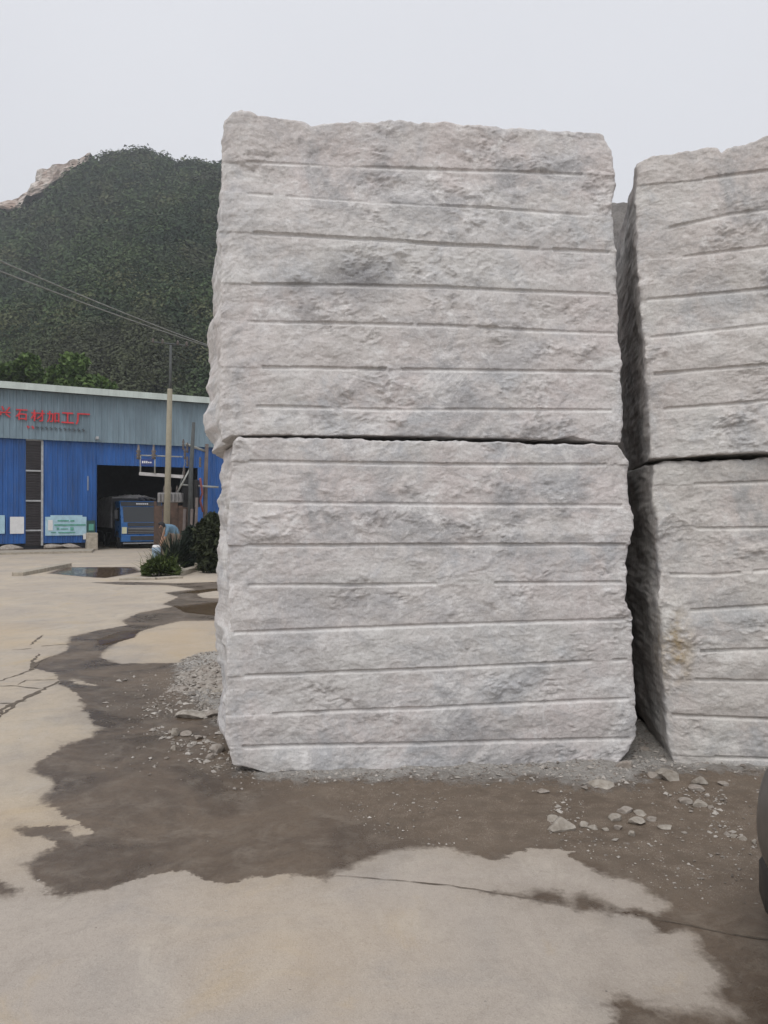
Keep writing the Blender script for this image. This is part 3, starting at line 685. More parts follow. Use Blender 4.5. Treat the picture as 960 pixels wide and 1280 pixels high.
qa = in_poly(MUD, 5200, clump(1.6, .05)); qb = in_poly(DUST, 4200); qc = in_poly(DUST2, 1500)
q3 = in_poly(gp([(690,1000),(900,980),(930,1045),(840,1060),(760,1055),(680,1045)]), 380, clump(2.2, .25))
q5 = in_poly(gp([(185,872),(285,850),(290,965),(255,965),(225,940),(175,905)]), 520, clump(1.8, .1)); q6 = in_poly(gp([(120,840),(285,840),(290,960),(330,1000),(120,960)]), 260)
q4 = in_poly(gp([(-100,830),(900,900),(1100,1280),(0,1280)]), 110)
q = np.concatenate([qa, qb, qc, q3, q4, q5, q6]); sz = np.concatenate([rng.lognormal(-5.55, .5, len(qa)), rng.lognormal(-5.1, .5, len(qb)), rng.lognormal(-4.7, .5, len(qc)), rng.lognormal(-5.3, .55, len(q3)), rng.lognormal(-5.7, .45, len(q4)), rng.lognormal(-4.6, .55, len(q5)), rng.lognormal(-4.9, .6, len(q6))])
sz = np.clip(sz, .0015, .03)
ix = lambda q_: np.array([0.0] * len(q_))
zq = .012 * fbm(q[:, 0] * .5, q[:, 1] * .5, 0, 1, 3)
dq = np.maximum(poly_sdf(q[:, 0], q[:, 1], DUST), poly_sdf(q[:, 0], q[:, 1], DUST2))
zq = zq + sstep(-.1, .08, dq) * (.014 + .02 * fbm(q[:, 0] * 7, q[:, 1] * 7, 0, 2, 4)) + sz * .15
gv = scatter('gravel', np.column_stack([q, zq]), sz, M['pebble']); tag(gv, 'crushed pale stone and grit strewn on the mud round the blocks', 'gravel', kind='stuff')
# gravel heap beside the left stack
hc = gr(252, 868); n = 70; gx, gy = np.meshgrid(np.linspace(-1.1, 1.1, n), np.linspace(-1.1, 1.1, n)); rr_ = np.sqrt(gx ** 2 + gy ** 2)
hz = .16 * sstep(1.08, .0, rr_ + .18 * fbm(gx * 2, gy * 2, 0, 44, 3)) + .018 * fbm(gx * 9, gy * 9, 0, 45, 4) * sstep(1.05, .7, rr_) - .02
I2 = np.arange(n * n).reshape(n, n); Fh = np.stack([I2[:-1, :-1], I2[:-1, 1:], I2[1:, 1:], I2[1:, :-1]], -1).reshape(-1, 4)
hp = np_mesh('gravel_heap', np.stack([gx * .62, gy * 1.0, hz], -1).reshape(-1, 3), Fh, 4, M['rock_dark']); hp.location = (hc.x + .12, hc.y + .75, 0)
tag(hp, 'low heap of grey gravel against the left side of the left stack', 'gravel', kind='stuff')
m_ = 1500; th_ = rng.uniform(0, 6.28, m_); rd_ = np.sqrt(rng.uniform(0, 1, m_)); hx, hy = rd_ * np.cos(th_), rd_ * np.sin(th_)
hzz = .16 * sstep(1.08, .0, rd_ + .18 * fbm(hx * 2, hy * 2, 0, 44, 3)) - .015
hg = scatter('heap_pebbles', np.column_stack([hx * .62, hy * 1.0, hzz]), np.clip(rng.lognormal(-4.5, .45, m_), .004, .03), M['pebble']); hg.parent = hp; hg['kind'] = 'stuff'

# ------------------------------------------------------------------ factory
fA = Vector((-17.07, 34.5, 0)); fth = math.atan2(.503, .864); fd = Vector((math.cos(fth), math.sin(fth), 0)); fb = Vector((-math.sin(fth), math.cos(fth), 0))
def FS(px, py, p=0.0):
    """photo point -> (along wall, height) on the facade plane standing p metres proud"""
    A = fA - fb * p; r = Vector(((px - CX) / F, 1, (HY - py) / F)); C = Vector((0, 0, CAM_H)); t = (A - C).dot(fb) / r.dot(fb); q_ = C + r * t
    return (q_ - A).dot(fd), q_.z
fac = empty('factory_shed', fA, fth); tag(fac, 'blue corrugated factory shed with grey sign band and red Chinese lettering', 'building')
def corr(name, s0, s1, z0, z1, y, mat, pitch=.22, dep=.035, parent=fac):
    pr = []; s = s0
    while s < s1:
        for a, d in ((0, 0), (.42, 0), (.52, -dep), (.8, -dep), (.9, 0)):
            x = s + a * pitch
            if x <= s1: pr.append((x, d))
        s += pitch
    pr.append((s1, 0)); vs_ = []; fs = []
    for i, (x, d) in enumerate(pr):
        vs_ += [(x, y + d, z0), (x, y + d, z1)]
        if i: fs.append((2 * i - 2, 2 * i, 2 * i + 1, 2 * i - 1))
    return MB().add(vs_, fs).build(name, mat, parent)
s_l0, s_l1 = FS(32, 600)[0], FS(53, 600)[0]; s_d0, s_d1 = FS(121, 600)[0], FS(247, 600)[0]
z_band = FS(0, 546)[1]; z_top = FS(0, 487)[1]; z_bot = .36; z_door = FS(121, 581)[1]
S0, S1, DEP = -10.0, 18.0, 12.0
corr('wall_sheet', S0, s_l0, z_bot, z_band, 0, M['blue'])
corr('wall_sheet', s_l1, s_d0, z_bot, z_band, 0, M['blue'])
corr('wall_sheet', s_d0, s_d1, z_door, z_band, 0, M['blue'])
corr('wall_sheet', s_d1, S1, .15, z_band, 0, M['blue'])
corr('sign_band', S0, S1, z_band - .06, z_top + .02, -.18, M['band'], .26, .03)
mb = MB(); mb.b(S0 - .2, S1 + .2, -.62, -.56, z_top + .0, z_top + .30); mb.b(S0 - .2, S1 + .2, -.555, .3, z_top + .24, z_top + .297); mb.build('eave_trim', M['fascia'], fac)
mb = MB(); mb.add([(S0 - .2, .3, z_top + .28), (S1 + .2, .3, z_top + .28), (S1 + .2, DEP, z_top + 1.1), (S0 - .2, DEP, z_top + 1.1), (S0 - .2, .3, z_top + .22), (S1 + .2, .3, z_top + .22), (S1 + .2, DEP, z_top + 1.04), (S0 - .2, DEP, z_top + 1.04)],
   [(0, 1, 2, 3), (7, 6, 5, 4), (0, 4, 5, 1), (1, 5, 6, 2), (2, 6, 7, 3), (3, 7, 4, 0)]); mb.build('roof', M['fascia'], fac)
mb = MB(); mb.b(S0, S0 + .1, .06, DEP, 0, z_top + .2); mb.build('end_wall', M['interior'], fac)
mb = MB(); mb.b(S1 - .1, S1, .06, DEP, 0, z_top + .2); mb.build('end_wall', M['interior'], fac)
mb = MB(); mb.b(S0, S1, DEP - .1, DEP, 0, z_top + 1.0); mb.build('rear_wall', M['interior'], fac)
mb = MB(); mb.b(s_d0 - .12, s_d0 - .02, .05, .25, 0, z_door + .1); mb.b(s_d1 + .02, s_d1 + .12, .05, .25, 0, z_door + .1); mb.b(s_d0 - .12, s_d1 + .12, .05, .25, z_door + .11, z_door + .3); mb.build('door_frame', M['truck_dark'], fac)
# dark louvred strip window
lw = MB().b(s_l0 + .01, s_l1 - .01, .04, .1, z_bot - .1, z_band - .02).build('strip_window', M['louvre'], fac)
for py in (550, 588.5, 626, 663):
    zz_ = FS(42, py)[1]; MB().b(s_l0, s_l1, -.05, .035, zz_ - .035, zz_ + .035).build('transom', M['frame'], lw)
MB().b(s_l1 - .06, s_l1 + .03, -.055, .03, z_bot - .1, z_band - .1).build('mullion', M['frame'], lw)
for k in range(40):
    zz_ = z_bot + k * (z_band - z_bot - .2) / 40; MB().box(((s_l0 + s_l1) / 2 - .04, .02, zz_), (s_l1 - s_l0 - .16, .05, .012), Matrix.Rotation(.5, 3, 'X')).build('slat', M['louvre'], lw)
# skirt beneath the sheets: recessed base, rusty beam, stone plinth
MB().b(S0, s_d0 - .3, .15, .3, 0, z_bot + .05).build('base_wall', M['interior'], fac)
MB().b(S0, FS(112, 690)[0], -.28, .0, -.02, .11).build('base_beam', M['rusty'], fac)
a0, a1 = FS(107, 690)[0], FS(121, 690)[0]
MB().b(a0, a1, -.3, .12, -.02, .82, .04).build('plinth', M['kerb'], fac)
for k, (x0, x1) in enumerate(((60, 75), (80, 98), (8, 22))):
    V, fs = rock_mesh(700 + k, 1.0, .5, .28); o = np_mesh('rubble', V, fs, 3, M['rock_dark'], parent=fac); o.location = (FS((x0 + x1) / 2, 684)[0], -.05, .05)
# notice boards
def board(name, x0, y0, x1, y1, mat, p=.06, parent=fac):
    (a_, zt_), (b2, zb_) = FS(x0, y0, p), FS(x1, y1, p); return MB().b(a_, b2, -p - .012, -p + .012, zb_, zt_).build(name, mat, parent)
board('notice_board', -16, 644, 6, 667, M['pale_blue']); board('notice_board', 12.5, 646, 30, 667, M['white'])
nb_ = board('notice_board', 56.5, 646, 108, 669, M['pale_blue'])
board('board_header', 63, 644, 103, 647.5, M['pale_blue'], .05, nb_)
board('printed_line', 68, 655.3, 107, 657, M['green_print'], .085, nb_)
for (x0, y0, x1, y1) in ((72, 650, 86, 651.6), (88, 650, 93, 652), (71, 659.5, 74, 662), (76, 660.5, 85, 661.6), (88, 659, 92, 663), (64, 665, 70, 666), (73, 665, 94, 666.2)):
    board('printed_line', x0, y0, x1, y1, M['green_print'], .085, nb_)
board('white_panel', 60, 650, 66, 663, M['white'], .082, nb_)
board('notice_board', 104, 667, 119, 674, M['white'], .07); g_ = board('notice_board', 108.5, 650.5, 119, 667, M['dark_green'], .09); board('poster', 111, 655, 117, 663, M['green_print'], .11, g_)
board('weld_mark', 109.3, 595, 110.3, 613, M['frame'], .05)
MB().b(FS(118, 548)[0], FS(121, 548)[0], -.5, -.1, FS(118, 550)[1], FS(118, 546.5)[1], .01).build('wall_lamp', M['frame'], fac)
# red characters on the band
def char(txt, x0, y0, x1, y1, mat, name, p=.26):
    (a_, zt_), (b2, zb_) = FS(x0, y0, p), FS(x1, y1, p)
    cu = bpy.data.curves.new('txt', 'FONT'); cu.body = txt; cu.size = 1; cu.extrude = .03; cu.offset = .012
    to = bpy.data.objects.new('txt', cu); col.objects.link(to); bpy.context.view_layer.update()
    me = bpy.data.meshes.new_from_object(to.evaluated_get(bpy.context.evaluated_depsgraph_get())); bpy.data.objects.remove(to)
    V = np.array([v.co[:] for v in me.vertices])
    if len(V) == 0: return
    lo, hi = V.min(0), V.max(0); sc_ = (hi - lo); sc_[sc_ < 1e-6] = 1
    out = np.stack([a_ + (V[:, 0] - lo[0]) / sc_[0] * (b2 - a_), -p + V[:, 2], zb_ + (V[:, 1] - lo[1]) / sc_[1] * (zt_ - zb_)], 1)
    me.vertices.foreach_set('co', out.astype(np.float32).ravel()); me.materials.clear(); me.materials.append(mat); me.update()
    link(bpy.data.objects.new(name, me), fac)
for ch, x0, y0, x1, y1 in (('兴', -5, 507, 13, 522), ('石', 19, 511, 34, 525.5), ('材', 38, 512, 55.5, 527), ('加', 58, 513.5, 74, 528.5), ('工', 76.5, 515, 92, 529.5), ('厂', 94, 516, 112, 531.5)):
    char(ch, x0, y0, x1, y1, M['red'], 'sign_character')
for k in range(13):   # small illegible line: strokes only
    x0 = 33 + k * 5.75; y0 = 531.4 + k * .34; mt = M['red'] if k < 2 else M['dark_print']
    (a_, zt_), (b2, zb_) = FS(x0, y0, .235), FS(x0 + 3.7, y0 + 4.6, .235); w3 = b2 - a_; h3 = zt_ - zb_; mb = MB(); r3 = random.Random(k)
    mb.b(a_ + w3 * .4, a_ + w3 * .58, -.25, -.22, zb_, zt_); mb.b(a_, a_ + w3 * .39, -.249, -.221, zb_ + h3 * .55, zb_ + h3 * .78); mb.b(a_ + w3 * .59, b2, -.249, -.221, zb_ + h3 * r3.uniform(.1, .4), zb_ + h3 * r3.uniform(.5, .7))
    mb.build('small_character', mt, fac)

# low concrete step in front of the shed
sp = MB(); c0 = [gr(-60, 695), gr(115, 691), gr(120, 686), gr(-60, 689)]
sp.add([(p.x, p.y, 0.0) for p in c0] + [(p.x, p.y, .09) for p in c0], [(4, 5, 6, 7), (0, 1, 5, 4), (1, 2, 6, 5), (2, 3, 7, 6), (3, 0, 4, 7)]); tag(sp.build('pavement_step', M['kerb']), kind='structure')
def kerb(pts, w, h, label):
    P = [gr(*p) for p in pts]; mb = MB()
    for a_, b2 in zip(P[:-1], P[1:]):
        d = (b2 - a_); L = d.length; ang = math.atan2(d.y, d.x); mb.box(((a_ + b2) / 2 + Vector((0, 0, h / 2 - .01))), (L, w, h + .02), Matrix.Rotation(ang, 3, 'Z'), .02)
    return mb.build('kerb', M['kerb'])
tag(kerb([(22, 720.5), (84, 708)], .3, .11, ''), 'straight low concrete kerb between the yard and the shed beside the puddle', 'kerb')
tag(kerb([(150, 725), (195, 724.5), (226, 722.5)], .25, .06, ''), 'low concrete kerb edging the planted bed in front of the bush', 'kerb')
tag(kerb([(220, 720), (246, 712.5)], .25, .12, ''), 'short raised concrete kerb running up to the thin white post', 'kerb')

# ------------------------------------------------------------------ truck in the doorway
tk = fA + fd * (FS(153, 690)[0] + 1.08) + fb * .55
tr = empty('cargo_truck', (tk.x, tk.y, 0), fth); tag(tr, 'blue cab-over cargo truck parked nose out in the dark shed doorway', 'truck')
W2 = 1.02
cab = MB(); pf = [(.55, .08), (.95, 0.0), (1.25, .02), (2.12, .28), (2.34, .42), (2.34, 1.55), (.55, 1.55)]
n_ = len(pf); vs_ = [(-W2, y, z_) for z_, y in pf] + [(W2, y, z_) for z_, y in pf]
cab.add(vs_, [tuple(range(n_)), tuple(reversed(range(n_, 2 * n_)))] + [(i, i + n_, (i + 1) % n_ + n_, (i + 1) % n_) for i in range(n_)]); cabo = cab.build('cab', M['truck_blue'], tr)
def onface(z_): return np.interp(z_, [p[0] for p in pf[:5]], [p[1] for p in pf[:5]])
def front_panel(name, x0, x1, z0_, z1_, mat, off=.012, parent=None):
    y0, y1 = onface(z0_) - off, onface(z1_) - off
    return MB().add([(x0, y0, z0_), (x1, y0, z0_), (x1, y1, z1_), (x0, y1, z1_), (x0, y0 + off * .8, z0_), (x1, y0 + off * .8, z0_), (x1, y1 + off * .8, z1_), (x0, y1 + off * .8, z1_)],
        [(0, 1, 2, 3), (7, 6, 5, 4), (0, 4, 5, 1), (1, 5, 6, 2), (2, 6, 7, 3), (3, 7, 4, 0)]).build(name, mat, parent or tr)
ws_ = front_panel('windscreen', -.9, .9, 1.3, 2.05, M['glass']); front_panel('sun_visor', -.98, .98, 2.1, 2.3, M['truck_dark'], .05)
for k in range(6): front_panel('visor_mark', -.25 + k * .1, -.18 + k * .1, 2.17, 2.23, M['white'], .06)
gl = front_panel('grille', -.72, .95, .72, 1.05, M['truck_dark'], .03)
for k in range(4): front_panel('grille_bar', -.7, .94, .745 + k * .08, .775 + k * .08, M['chrome'], .05, gl)
front_panel('upper_trim', -.72, .95, 1.09, 1.27, M['truck_dark'], .02)
for s_ in (-1, 1): front_panel('headlight', s_ * .99 if s_ < 0 else .76, -.76 if s_ < 0 else .99, .74, 1.06, M['lamp'], .035)
MB().b(-1.03, 1.03, -.08, .25, .34, .68, .03).build('bumper', M['truck_blue'], tr); MB().b(-.6, .6, -.115, -.08, .42, .62).build('bumper_grille', M['truck_dark'], tr)
MB().b(-.95, .95, -.1, .0, .24, .3).build('step_bar', M['chrome'], tr)
for s_ in (-1, 1):
    MB().tube([(s_ * 1.02, .4, 2.0), (s_ * 1.2, .25, 1.98), (s_ * 1.22, .25, 1.5)], .02, 6).b(s_ * 1.22 - .08, s_ * 1.22 + .08, .2, .26, 1.45, 1.9, .02).build('mirror', M['truck_dark'], tr)
    MB().b(s_ * 1.022, s_ * 1.03, .5, 1.2, 1.35, 2.0).build('side_window', M['glass'], tr)
    for yy in (1.0, 4.3):
        wt = MB().lathe([(.2, -.12), (.42, -.13), (.46, -.09), (.46, .09), (.42, .13), (.2, .12)], (s_ * .9, yy, .46), 28, 'X').build('wheel', M['tyre'], tr)
        MB().lathe([(.0, .1), (.1, .12), (.2, .06), (.22, .1), (.22, -.1), (0, -.1)], (s_ * .9, yy, .46), 20, 'X').build('rim', M['steel'], wt)
MB().b(-1.08, 1.08, 1.75, 6.0, .75, 1.0).build('flatbed', M['truck_dark'], tr); MB().b(-1.1, 1.1, 1.75, 1.82, 1.0, 2.5).build('headboard', M['truck_dark'], tr)
gx, gy = np.meshgrid(np.linspace(-1.15, 1.15, 40), np.linspace(1.75, 5.8, 50)); hz = 2.45 + .22 * np.cos(gx * 1.2) + .09 * fbm(gx * 3, gy * 3, 0, 77, 4)
hz = np.where((np.abs(gx) > 1.1) | (gy < 1.8) | (gy > 5.75), 1.0, hz); I2 = np.arange(gx.size).reshape(gx.shape)
np_mesh('load_cover', np.stack([gx, gy, hz], -1).reshape(-1, 3), np.stack([I2[:-1, :-1], I2[:-1, 1:], I2[1:, 1:], I2[1:, :-1]], -1).reshape(-1, 4), 4, M['cargo'], parent=tr)
for k in range(3):
    MB().box((.25 + .22 * k, 1.35, 2.48 + .02 * k), (.09, 1.2, .04), Matrix.Rotation(-.5 - .08 * k, 3, 'Z') @ Matrix.Rotation(-.12, 3, 'X')).build('roof_slat', M['slab'], tr)

# ------------------------------------------------------------------ utility pole and transformer stand
PY = 29.0
pb, pt_, ptop = at(207.5, 698, PY), at(212.2, 486, PY), at(213.4, 431, PY); pb.z = 0
up_ = empty('utility_pole', pb); tag(up_, 'tall pale concrete utility pole standing in front of the shed doorway', 'utility pole')
rel = lambda v: Vector(v) - pb
MB().tube([rel(pb), rel(pb.lerp(pt_, .5)), rel(pt_)], [.125, .11, .095], 16).build('shaft', M['concrete'], up_)
MB().tube([rel(pt_) - Vector((0, 0, .3)), rel(ptop)], [.06, .05], 8).build('steel_top', M['dark_pole'], up_)
MB().tube([rel(at(190, 427, PY)), rel(at(234, 432, PY))], .03, 6).build('top_crossarm', M['dark_pole'], up_)
for px in (191, 203, 222, 233): MB().lathe([(.02, 0), (.06, .03), (.03, .08), (.055, .11), (.02, .17)], rel(at(px, 428 + (px - 190) * .1, PY)), 10).build('insulator', M['ceramic'], up_)
pbeam = MB(); a_, b2 = rel(at(174, 592, PY - .15)), rel(at(229, 596, PY + .15)); d = b2 - a_
pbeam.box((a_ + b2) / 2, (d.length, .12, .12), Matrix.Rotation(math.atan2(d.y, d.x), 3, 'Z') @ Matrix.Rotation(-math.atan2(d.z, math.hypot(d.x, d.y)), 3, 'Y')).build('platform_beam', M['slab'], up_)
MB().tube([rel(at(172, 569, PY - .15)), rel(at(228, 571, PY + .15))], .025, 6).build('upper_rail', M['steel'], up_)
for px in (175.5, 193.5): MB().tube([rel(at(px, 592, PY - .15)), rel(at(px, 569, PY - .15))], .03, 6).build('hanger', M['steel'], up_)
for px in (173, 192): MB().lathe([(.03, -.25), (.1, -.2), (.05, -.14), (.1, -.08), (.05, -.02), (.1, .05), (.05, .12), (.03, .3)], rel(at(px, 566, PY - .15)), 12).build('insulator', M['ceramic'], up_)
sg = MB(); a_ = rel(at(176, 573.5, PY - .22)); b2 = rel(at(191, 582, PY - .22)); sg.b(a_.x, b2.x, a_.y - .015, a_.y + .015, b2.z, a_.z); sgo = sg.build('name_plate', M['sign_blue'], up_)
for k in range(5):
    x0 = a_.x + .05 + k * .075; MB().b(x0, x0 + .05, a_.y - .022, a_.y - .017, b2.z + .09, b2.z + .17 if k < 3 else b2.z + .14).build('plate_mark', M['white'], sgo)
TY = 30.5
tb = at(237, 694, TY); tb.z = 0
ts = empty('transformer_stand', tb); tag(ts, 'dark pole-mounted transformer stand right of the concrete utility pole', 'transformer')
rel2 = lambda v: Vector(v) - tb
MB().tube([(0, 0, 0), rel2(at(238.5, 590, TY)), rel2(at(242, 528, TY))], [.1, .09, .06], 10).build('post', M['dark_pole'], ts)
MB().tube([rel2(Vector((at(256, 694, TY + .5).x, TY + .5, 0))), rel2(at(257, 600, TY + .5)), rel2(at(258.5, 555, TY + .5))], [.1, .085, .07], 10).build('post', M['brown_pole'], ts)
for px, y0 in ((231, 636), (240, 636), (246, 622)): MB().tube([rel2(Vector((at(px, 690, TY).x, TY - .3, 0))), rel2(at(px, y0, TY - .3))], .06, 8).build('support_post', M['brown_pole'], ts)
MB().tube([rel2(at(232, 555, TY)), rel2(at(257, 564, TY + .5))], .05, 6).build('crossarm', M['steel'], ts)
MB().tube([rel2(at(226, 606, TY)), rel2(at(273, 609, TY + .5))], .04, 6).build('crossarm', M['steel'], ts)
MB().tube([rel2(at(238.5, 584, TY)), rel2(at(222, 615, TY - .2))], .04, 6).build('brace', M['steel'], ts)
tkb = MB(); a_, b2 = rel2(at(199, 616, TY - .1)), rel2(at(228, 628, TY - .1)); tkb.b(a_.x, b2.x, a_.y - .25, a_.y + .25, b2.z, a_.z, .03); tko = tkb.build('tank', M['tank'], ts)
for k in range(6): x0 = a_.x + .08 + k * .14; MB().b(x0, x0 + .04, a_.y - .33, a_.y - .25, b2.z + .04, a_.z - .05).build('fin', M['tank'], tko)
for k in range(3): MB().lathe([(.03, -.02), (.06, .03), (.03, .08), (.055, .13), (.02, .28)], (a_.x + .2 + .25 * k, a_.y, a_.z), 10).build('bushing', M['ceramic'], tko)
a_, b2 = rel2(at(228, 600, TY + .1)), rel2(at(247, 634, TY + .1)); MB().b(a_.x, b2.x, a_.y - .02, a_.y + .4, b2.z, a_.z, .02).build('switch_box', M['black'], ts)
for px, py in ((229, 556), (234, 560), (231, 568), (234, 577), (250, 578), (230, 590)):
    MB().lathe([(.02, -.2), (.06, -.15), (.03, -.08), (.06, -.02), (.03, .05), (.055, .1), (.02, .22)], rel2(at(px, py, TY)), 8).build('insulator', M['ceramic'], ts)
MB().tube([rel2(at(229, 552, TY)), rel2(at(231, 578, TY)), rel2(at(224, 612, TY)), rel2(at(219, 617, TY))], .015, 5).build('lead_wire', M['cable'], ts)
MB().tube([rel2(at(250, 598, TY)), rel2(at(253, 616, TY + .3)), rel2(at(250, 626, TY + .3)), rel2(at(254, 640, TY + .3))], .05, 6).build('red_cable', simple('faded_red', (.22, .07, .07), .8), ts)
# rusty panels behind the worker
RY = 31.6
sp_ = empty('scrap_panel', (at(212, 694, RY).x, RY, 0)); tag(sp_, 'dark rusty steel sheet fence standing behind the worker', 'fence')
w0, w1 = (at(193.5, 0, RY).x - at(212, 0, RY).x), (at(233, 0, RY).x - at(212, 0, RY).x); npn = 4
for k in range(npn):
    x0 = w0 + (w1 - w0) * k / npn; x1 = w0 + (w1 - w0) * (k + 1) / npn - .02; MB().b(x0, x1, -.02 - .015 * (k % 2), .02, .02, 2.02 + .06 * ((k * 7) % 3)).build('panel', M['rusty'], sp_)
for x0 in (w0, w1): MB().b(x0 - .05, x0 + .05, .03, .11, 0, 2.2).build('post', M['rusty'], sp_)

# overhead cables
def cable(p, q_, sag, label):
    P = [Vector(p).lerp(Vector(q_), k / 30) - Vector((0, 0, sag * 4 * (k / 30) * (1 - k / 30))) for k in range(31)]
    o = MB().tube(P, .016, 5).build('overhead_cable', M['cable']); return tag(o, label, 'cable')
def ext(a_, b2, t0, t1): return a_ + (b2 - a_) * t0, a_ + (b2 - a_) * t1
a_, b2 = ext(at(0, 311, 16), at(258, 427, 28), -1.0, 1.25); cable(a_, b2, .25, 'upper of two thin overhead cables crossing in front of the hill')
a_, b2 = ext(at(0, 324, 16.4), at(258, 428.5, 28), -1.0, 1.25); cable(a_, b2, .25, 'lower of two thin overhead cables crossing in front of the hill')

# ------------------------------------------------------------------ plants
def leaf_cloud(pts, size, aspect=1.6, droop=0.0, seed=0, nrm=None):
    """one four-cornered leaf clump per point -> V, F"""
    r_ = np.random.default_rng(seed); n = len(pts); size = np.broadcast_to(size, (n,))
    d = r_.normal(size=(n, 3)); d[:, 2] = d[:, 2] * .7 - droop; d /= np.linalg.norm(d, axis=1)[:, None]
    if nrm is not None:
        d -= nrm * (d * nrm).sum(1)[:, None] * .8; d /= np.linalg.norm(d, axis=1)[:, None]
        e = np.cross(nrm + r_.normal(0, .3, (n, 3)), d)
    else: e = np.cross(d, r_.normal(size=(n, 3)))
    e = e.copy(); e /= np.linalg.norm(e, axis=1)[:, None]
    L = (d * size[:, None] * aspect * .5); S = e * size[:, None] * .5; bend = np.cross(d, e) * size[:, None] * .15
    V = np.stack([pts - L, pts + S * r_.uniform(.7, 1.2, (n, 1)) + bend, pts + L, pts - S * r_.uniform(.7, 1.2, (n, 1)) + bend], 1)
    return V.reshape(-1, 3), np.arange(n * 4)
def fronds(n, length, width, seed, up=(.15, 1.3), segs=6, curve=1.2, z0=.05, spread=.1):
    """arching pointed blades radiating from a crown -> MB"""
    rr = random.Random(seed); mb = MB()
    for k in range(n):
        a_ = rr.uniform(0, 6.283); el = rr.uniform(*up); L = length * rr.uniform(.65, 1.1); w_ = width * rr.uniform(.7, 1.2)
        p = Vector((rr.gauss(0, spread), rr.gauss(0, spread), z0 + rr.uniform(0, .1))); h = Vector((math.cos(a_), math.sin(a_), 0)); sd_ = Vector((-h.y, h.x, 0)); vs_ = []; fs = []
        for i in range(segs + 1):
            t = i / segs; ww = w_ * (1 - t) ** .7 * (.6 + .8 * t if t < .5 else 1)
            vs_ += [p + sd_ * ww, p - sd_ * ww]
            e = el - curve * t * t; p = p + (h * math.cos(e) + Vector((0, 0, math.sin(e)))) * (L / segs)
            if i: fs.append((2 * i - 2, 2 * i - 1, 2 * i + 1, 2 * i))
        mb.add(vs_, fs)
    return mb
b0 = gr(196, 721); bu = empty('leafy_bush', (b0.x, b0.y + .35, 0)); tag(bu, 'low rounded green bush in front of the spiky plant', 'bush')
r_ = np.random.default_rng(5); n = 1500; dv = r_.normal(size=(n, 3)); dv /= np.linalg.norm(dv, axis=1)[:, None]; dv[:, 2] = np.abs(dv[:, 2])
rad = r_.uniform(.55, 1, n) ** .5 * (1 + .22 * fbm(dv[:, 0] * 2.2, dv[:, 1] * 2.2, dv[:, 2] * 2.2, 9, 3)); V, fi = leaf_cloud(dv * rad[:, None] * np.array([.52, .45, .46]) + np.array([0, 0, .03]), r_.uniform(.04, .08, n), 2.4, 0, 5)
np_mesh('foliage', V, fi, 4, M['leaf_bush'], smooth=False, parent=bu); fronds(340, .72, .016, 6, (.15, 1.35), 5, .9, .05, .16).build('fronds', M['leaf_bush'], bu)
MB().tube([(0, 0, 0), (.03, 0, .25)], [.04, .02], 6).build('stem', M['bark'], bu)
b0 = gr(217, 713); yu = empty('spiky_plant', (b0.x, b0.y, 0)); tag(yu, 'dark bluish spiky plant with sword leaves between bush and worker', 'plant')
fronds(190, 1.12, .03, 8, (.1, 1.45), 5, .35, .12, .08).build('blades', M['leaf_dark'], yu); MB().tube([(0, 0, 0), (0, 0, .3)], [.09, .06], 8).build('stem', M['bark'], yu)
def conifer(px, py, wpx, hpx, seed, label, mat='leaf_conifer'):
    p = gr(px, py); s = p.y / F; w_, h_ = wpx * s / 2, hpx * s; o = empty('evergreen_shrub', (p.x, p.y + w_, 0)); tag(o, label, 'shrub')
    r_ = np.random.default_rng(seed); n = 3800; t = r_.uniform(0, 1, n) ** .9; a_ = r_.uniform(0, 6.28, n); prof = np.sin(np.clip(t * .86 + .14, 0, 1) * math.pi) ** .6
    rad = w_ * prof * r_.uniform(.35, 1, n) ** .4 * (1 + .75 * fbm(np.cos(a_) * 2.2, np.sin(a_) * 2.2, t * 6, seed, 3))
    V, fi = leaf_cloud(np.stack([np.cos(a_) * rad, np.sin(a_) * rad, .06 + t * h_], 1), r_.uniform(.05, .12, n), 2.4, -.5, seed)
    np_mesh('foliage', V, fi, 4, M[mat], smooth=False, parent=o); MB().tube([(0, 0, 0), (0, 0, h_ * .8)], [.06, .015], 7).build('trunk', M['bark'], o)
conifer(262, 717, 40, 72, 21, 'dark upright evergreen shrub right beside the left stack')
conifer(236, 712, 26, 50, 22, 'smaller dark shrub left of the thin white post', 'leaf_dark')
b0 = gr(247, 714); gp_ = empty('marker_post', b0); tag(gp_, 'thin white post on a small concrete foot beside the shrubs', 'post')
MB().b(-.075, .075, -.075, .075, 0, .24, .02).build('foot', M['kerb'], gp_); MB().tube([(0, 0, .2), (.02, 0, .6), (.06, 0, 1.2)], [.025, .02, .018], 8).build('rod', M['slab'], gp_)
b0 = gr(195.5, 704); bk = empty('plastic_drum', (b0.x, b0.y, 0)); tag(bk, 'pale blue plastic drum half hidden left of the spiky plant', 'drum')
MB().lathe([(0, 0), (.13, 0), (.145, .1), (.14, .3), (.15, .5), (.13, .55), (0, .55)], (0, 0, 0), 16).build('body', M['bucket'], bk); MB().lathe([(0, .62), (.1, .62), (.14, .58), (.14, .54)], (0, 0, 0), 16).build('lid', M['white'], bk)

